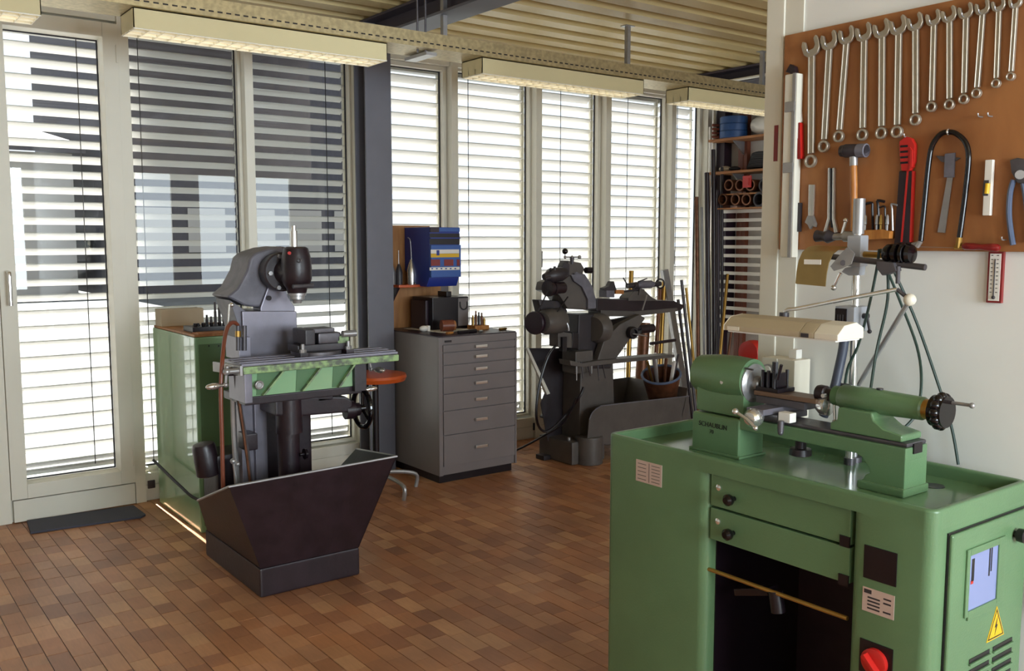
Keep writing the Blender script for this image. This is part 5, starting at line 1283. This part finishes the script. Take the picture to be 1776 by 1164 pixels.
# red pedestal machine behind the headstock
rp = thing('red_pedestal_grinder', (3.05, 2.75, 0), 'red pedestal grinder with grey motor behind the lathe headstock', 'grinder')
gx = PY(1318, 640, 2.75).x
MB().box(gx - .12, gx + .12, 2.65, 2.85, 0, .04).build('foot', 'black_iron', rp, bevel=.01)
MB().box(gx - .05, gx + .05, 2.70, 2.80, .04, 1.12).build('pedestal', 'red_dark', rp, bevel=.015)
hc3 = PY(1303, 612, 2.75)
MB().lathe(hc3 + V((-.03, 0, 0)), (1, 0, 0), [(0, .03), (.005, .055), (.03, .06), (.06, .058), (.065, .04)], 24).build('wheel_guard', 'red', rp)
MB().lathe(hc3 + V((.03, 0, 0)), (1, 0, 0), [(0, .04), (.02, .05), (.11, .05), (.12, .03)], 24).build('motor', 'blue_grey', rp)
MB().cyl(hc3 + V((.05, 0, -.05)), (gx, 2.75, 1.1), .04, n=14).build('neck', 'red_dark', rp)

# ================================================================ CORNER: SHELVES, TUBES, SLATS, BAR STOCK
XS = 6.55
cc_ = thing('corner_column', (6.72, 5.65, 0), 'dark steel column in the corner behind the shelves', 'column')
MB().box(6.68, 6.78, 5.67, 5.79, 0, ZC).build('shaft', 'purple_dark', cc_, bevel=.004)
MB().box(6.66, 6.68, 5.765, 5.79, 0, ZC).build('light_edge', 'frame_white', cc_)
for zsf, nm, lab in ((2.475, 'upper', 'upper wooden wall shelf carrying blue wire rolls'), (2.185, 'lower', 'lower wooden wall shelf carrying dark bundled hoses')):
    s1 = thing('wall_shelf', (6.68, 5.2, zsf), lab, 'shelf')
    MB().box(XS, XR, 4.5, 5.75, zsf, zsf + .022).build('board', 'shelf_wood', s1, bevel=.002)
    for yy in (5.5,): MB().prism([(XR, yy, zsf), (XS + .05, yy, zsf), (XR, yy, zsf - .16)], (0, .012, 0)).build('bracket', 'steel', s1)
pst = MB().box(XR - .05, XR - .002, 5.47, 5.57, .3, 3.0).box(XR - .055, XR - .05, 5.51, 5.53, .3, 3.0).build('upright_plank', 'red_brown', bevel=.003); tag(pst, 'brown wooden plank upright on the wall behind the shelves', 'plank')
for k in range(3):
    wz = 2.497 + k * .062
    wrl = MB().tubering((6.62, 5.52, wz), (0, 0, 1), .12, .06, .056, 24).tubering((6.62, 5.52, wz + .057), (0, 0, 1), .115, .06, .004, 24).build('wire_roll', 'blue_wire', bevel=.006)
    tag(wrl, ('bottom', 'middle', 'top')[k] + ' blue wire roll of the stack on the upper shelf', 'wire roll', 'blue wire rolls')
for k in range(4):
    o = MB().cyl((6.52, 5.67, 2.515 + k * .034), (6.57, 5.645, 2.515 + k * .034), .012, n=8).sph((6.52, 5.67, 2.515 + k * .034), .013).build('hose_end', 'red_brown'); tag(o, 'brown hose end beside the blue wire rolls, %s of four' % ('lowest', 'second lowest', 'second highest', 'highest')[k], 'hose', 'hose ends on the upper shelf')
# dark hose bundles on lower shelf
wbn = thing('white_bundle', (6.68, 5.2, 2.497), 'white plastic bundle lying beside the blue wire rolls', 'bundle')
MB().sph((6.68, 5.2, 2.59), .1, 18, (1, 1.7, .93)).build('bag', 'white', wbn)
MB().ring((6.68, 5.33, 2.59), (0, 1, 0), .05, .012).build('knot', 'white', wbn)
hb_ = thing('hose_bundle', (6.68, 5.1, 2.207), 'coiled dark hose bundle heaped on the lower shelf', 'hose')
for k in range(7):
    R0 = .12 - .008 * k
    MB().tube([(6.68 + .075 * math.cos(t), 5.15 + (R0 + .12) * math.sin(t), 2.234 + .018 * k + .006 * math.sin(3 * t)) for t in [2 * math.pi * i / 14 for i in range(14)]], .014, 8, 2, True).build('coil', 'black_rubber', hb_)
MB().tube([(6.6, 5.0, 2.3), (6.55, 4.98, 2.27), (6.532, 4.97, 2.19), (6.53, 5.0, 2.13)], .006, 6).build('loose_end', 'wood_handle', hb_)
ban = thing('rag_pile', (6.66, 5.6, 2.207), 'small pale rag pile at the end of the lower shelf', 'rags')
MB().sph((6.66, 5.64, 2.235), .05, sc=(1, 1.2, .55)).build('rag', 'lamp_beige', ban); MB().sph((6.67, 5.54, 2.232), .045, sc=(1, 1.2, .5)).build('rag', 'black_rubber', ban)
# tubes stored on end (open ends seen)
zu, zl = PX(1300, 321, 6.5).z - .064, PX(1300, 346, 6.5).z - .064
rk = thing('tube_rack', (6.7, 5.1, 1.95), 'wooden wall rack holding two rows of open tubes', 'rack')
MB().box(6.52, XR, 4.6, 5.53, zu - .012, zu).box(6.52, XR, 4.6, 5.6, zl - .012, zl).build('ledge', 'shelf_wood', rk)
for r_, (py, row) in enumerate(((321, (1263.5, 1283, 1301, 1326, 1346)), (346, (1253, 1275, 1294, 1316, 1339)))):
    for k, px in enumerate(row):
        q = PX(px, py, 6.5); yy = q.y; ro_ = .062 if k > 2 else .05; zr = q.z - ro_ + .065
        mt = 'machine_dark' if k > 2 else 'copper'
        o = MB().tubering((6.5, yy, zr - .065 + ro_), (1, 0, 0), ro_, ro_ * .76, .24, 22).build('stored_tube', mt)
        where = ('nearest the corner column', 'second from the corner column', 'third from the corner column', 'fourth from the corner column', 'beside the partition post')[k]
        tag(o, ('dark steel' if k > 2 else 'brown copper') + ' tube end in the %s row of the rack, %s' % (('upper', 'lower')[r_], where), 'tube', 'tubes in the rack')
zr_ = PX(1299, 315, 6.5).z
rt = MB().box(6.49, 6.498, 5.21, 5.3, zr_ - .05, zr_ + .05).box(6.485, 6.49, 5.23, 5.28, zr_ - .03, zr_ + .03).build('red_tag', 'red'); tag(rt, 'red plate hanging over the upper row of tubes', 'plate')
# white slatted wall rack
sr = thing('slat_rack', (6.75, 5.1, .8), 'white horizontal slats of the wall rack below the tubes', 'slat rack')
z = PX(1300, 366, 6.66).z; k = 0
while z > .75:
    MB().box(6.64, 6.665, 4.5, 5.655, z - .015, z + .015).build('slat', 'white', sr, bevel=.002); z -= .079
for yy in (4.55, 5.62): MB().box(6.665, XR - .002, yy, yy + .03, .75, 1.88).build('upright', 'purple_dark', sr)
pt_ = MB().box(6.58, 6.62, 5.79, 5.83, 1.0, 2.62).build('white_strip', 'white', bevel=.002) if False else None
# bar stock leaning in the corner
def bar(p0, p1, r, m, nm, label, square=False, yb=5.6, yt=5.72, tubular=False):
    a_, b_ = PY(*p0, yb), PY(*p1, yt)
    a_.z = max(a_.z, .0)
    if square:
        d = (b_ - a_); L_ = d.length; d.normalize(); _, u_, w_ = basis(d)
        o = MB().obox((a_ + b_) / 2, d * L_ / 2, V((1, 0, 0)) * r - d * d.x * r, V((0, 1, 0)) * r * .5).build(nm, m, bevel=.001)
    else:
        o = (MB().tubering(a_, b_ - a_, r, r * .82, (b_ - a_).length, 14) if tubular else MB().cyl(a_, b_, r, n=12).cyl(b_, b_ + (b_ - a_).normalized() * .003, r * .85, n=12)).build(nm, m)
    tag(o, label, 'bar', 'bar stock in the corner')
bar((1087, 742), (1095, 470), .020, 'brass', 'brass_tube', 'brass tube standing behind the grey machine arm', tubular=True)
bar((1106, 742), (1118, 560), .05, 'copper', 'copper_tube', 'wide brown tube behind the support arm of the grey machine', tubular=True, yb=5.66, yt=5.7)
bar((1130, 742), (1145, 500), .018, 'copper', 'dark_tube', 'dark brown tube standing below the tailstock wheel', tubular=True)
bar((1140, 742), (1152, 487), .020, 'brass', 'bronze_tube', 'bronze tube standing close to the tailstock wheel', tubular=True)
bar((1195, 742), (1152, 468), .035, 'steel', 'flat_bar', 'broad grey flat bar leaning left against the mullion', square=True)
for k, (p0, p1, r, m) in enumerate((((1208, 740), (1182, 486), .014, 'steel_dark'), ((1214, 740), (1190, 500), .012, 'brass'), ((1202, 742), (1176, 520), .014, 'black_iron'))):
    bar(p0, p1, r, m, 'slim_bar', ('dark steel', 'brass', 'black')[k] + ' slim bar leaning left in the bar stock', yb=5.48, yt=5.60)
for k, (p0, p1, r, m) in enumerate((((1212, 740), (1208, 342), .018, 'copper'), ((1222, 740), (1217, 360), .011, 'steel'), ((1230, 740), (1226, 300), .022, 'black_iron'), ((1239, 740), (1237, 260), .02, 'black_iron'), ((1246, 740), (1245, 330), .014, 'purple_dark'), ((1252, 740), (1252, 290), .014, 'black_iron'))):
    bar(p0, p1, r, m, 'tall_bar', ('tall brown bar standing against the narrow blind', 'tall bright steel bar standing against the narrow blind', 'tall black bar standing against the last window post', 'tallest black bar standing at the corner column', 'tall dark bar standing among the black ones', 'tall black bar standing next to the slat rack')[k], yb=5.5 if k > 1 else 5.6, yt=5.62 if k > 1 else 5.72)
bar((1245, 660), (1262, 476), .014, 'brass', 'short_rod', 'short brass rod leaning right against the slat rack', yb=5.4, yt=5.5)
bar((1258, 660), (1270, 560), .012, 'copper', 'short_rod', 'short brown rod leaning behind the lathe headstock', yb=5.35, yt=5.4)
wbar = MB().box(6.60, 6.625, 5.77, 5.79, .9, 2.62).box(6.605, 6.62, 5.765, 5.77, .9, 2.6).build('white_profile', 'white', bevel=.002); tag(wbar, 'white plastic profile standing on end beside the narrow blind', 'profile')
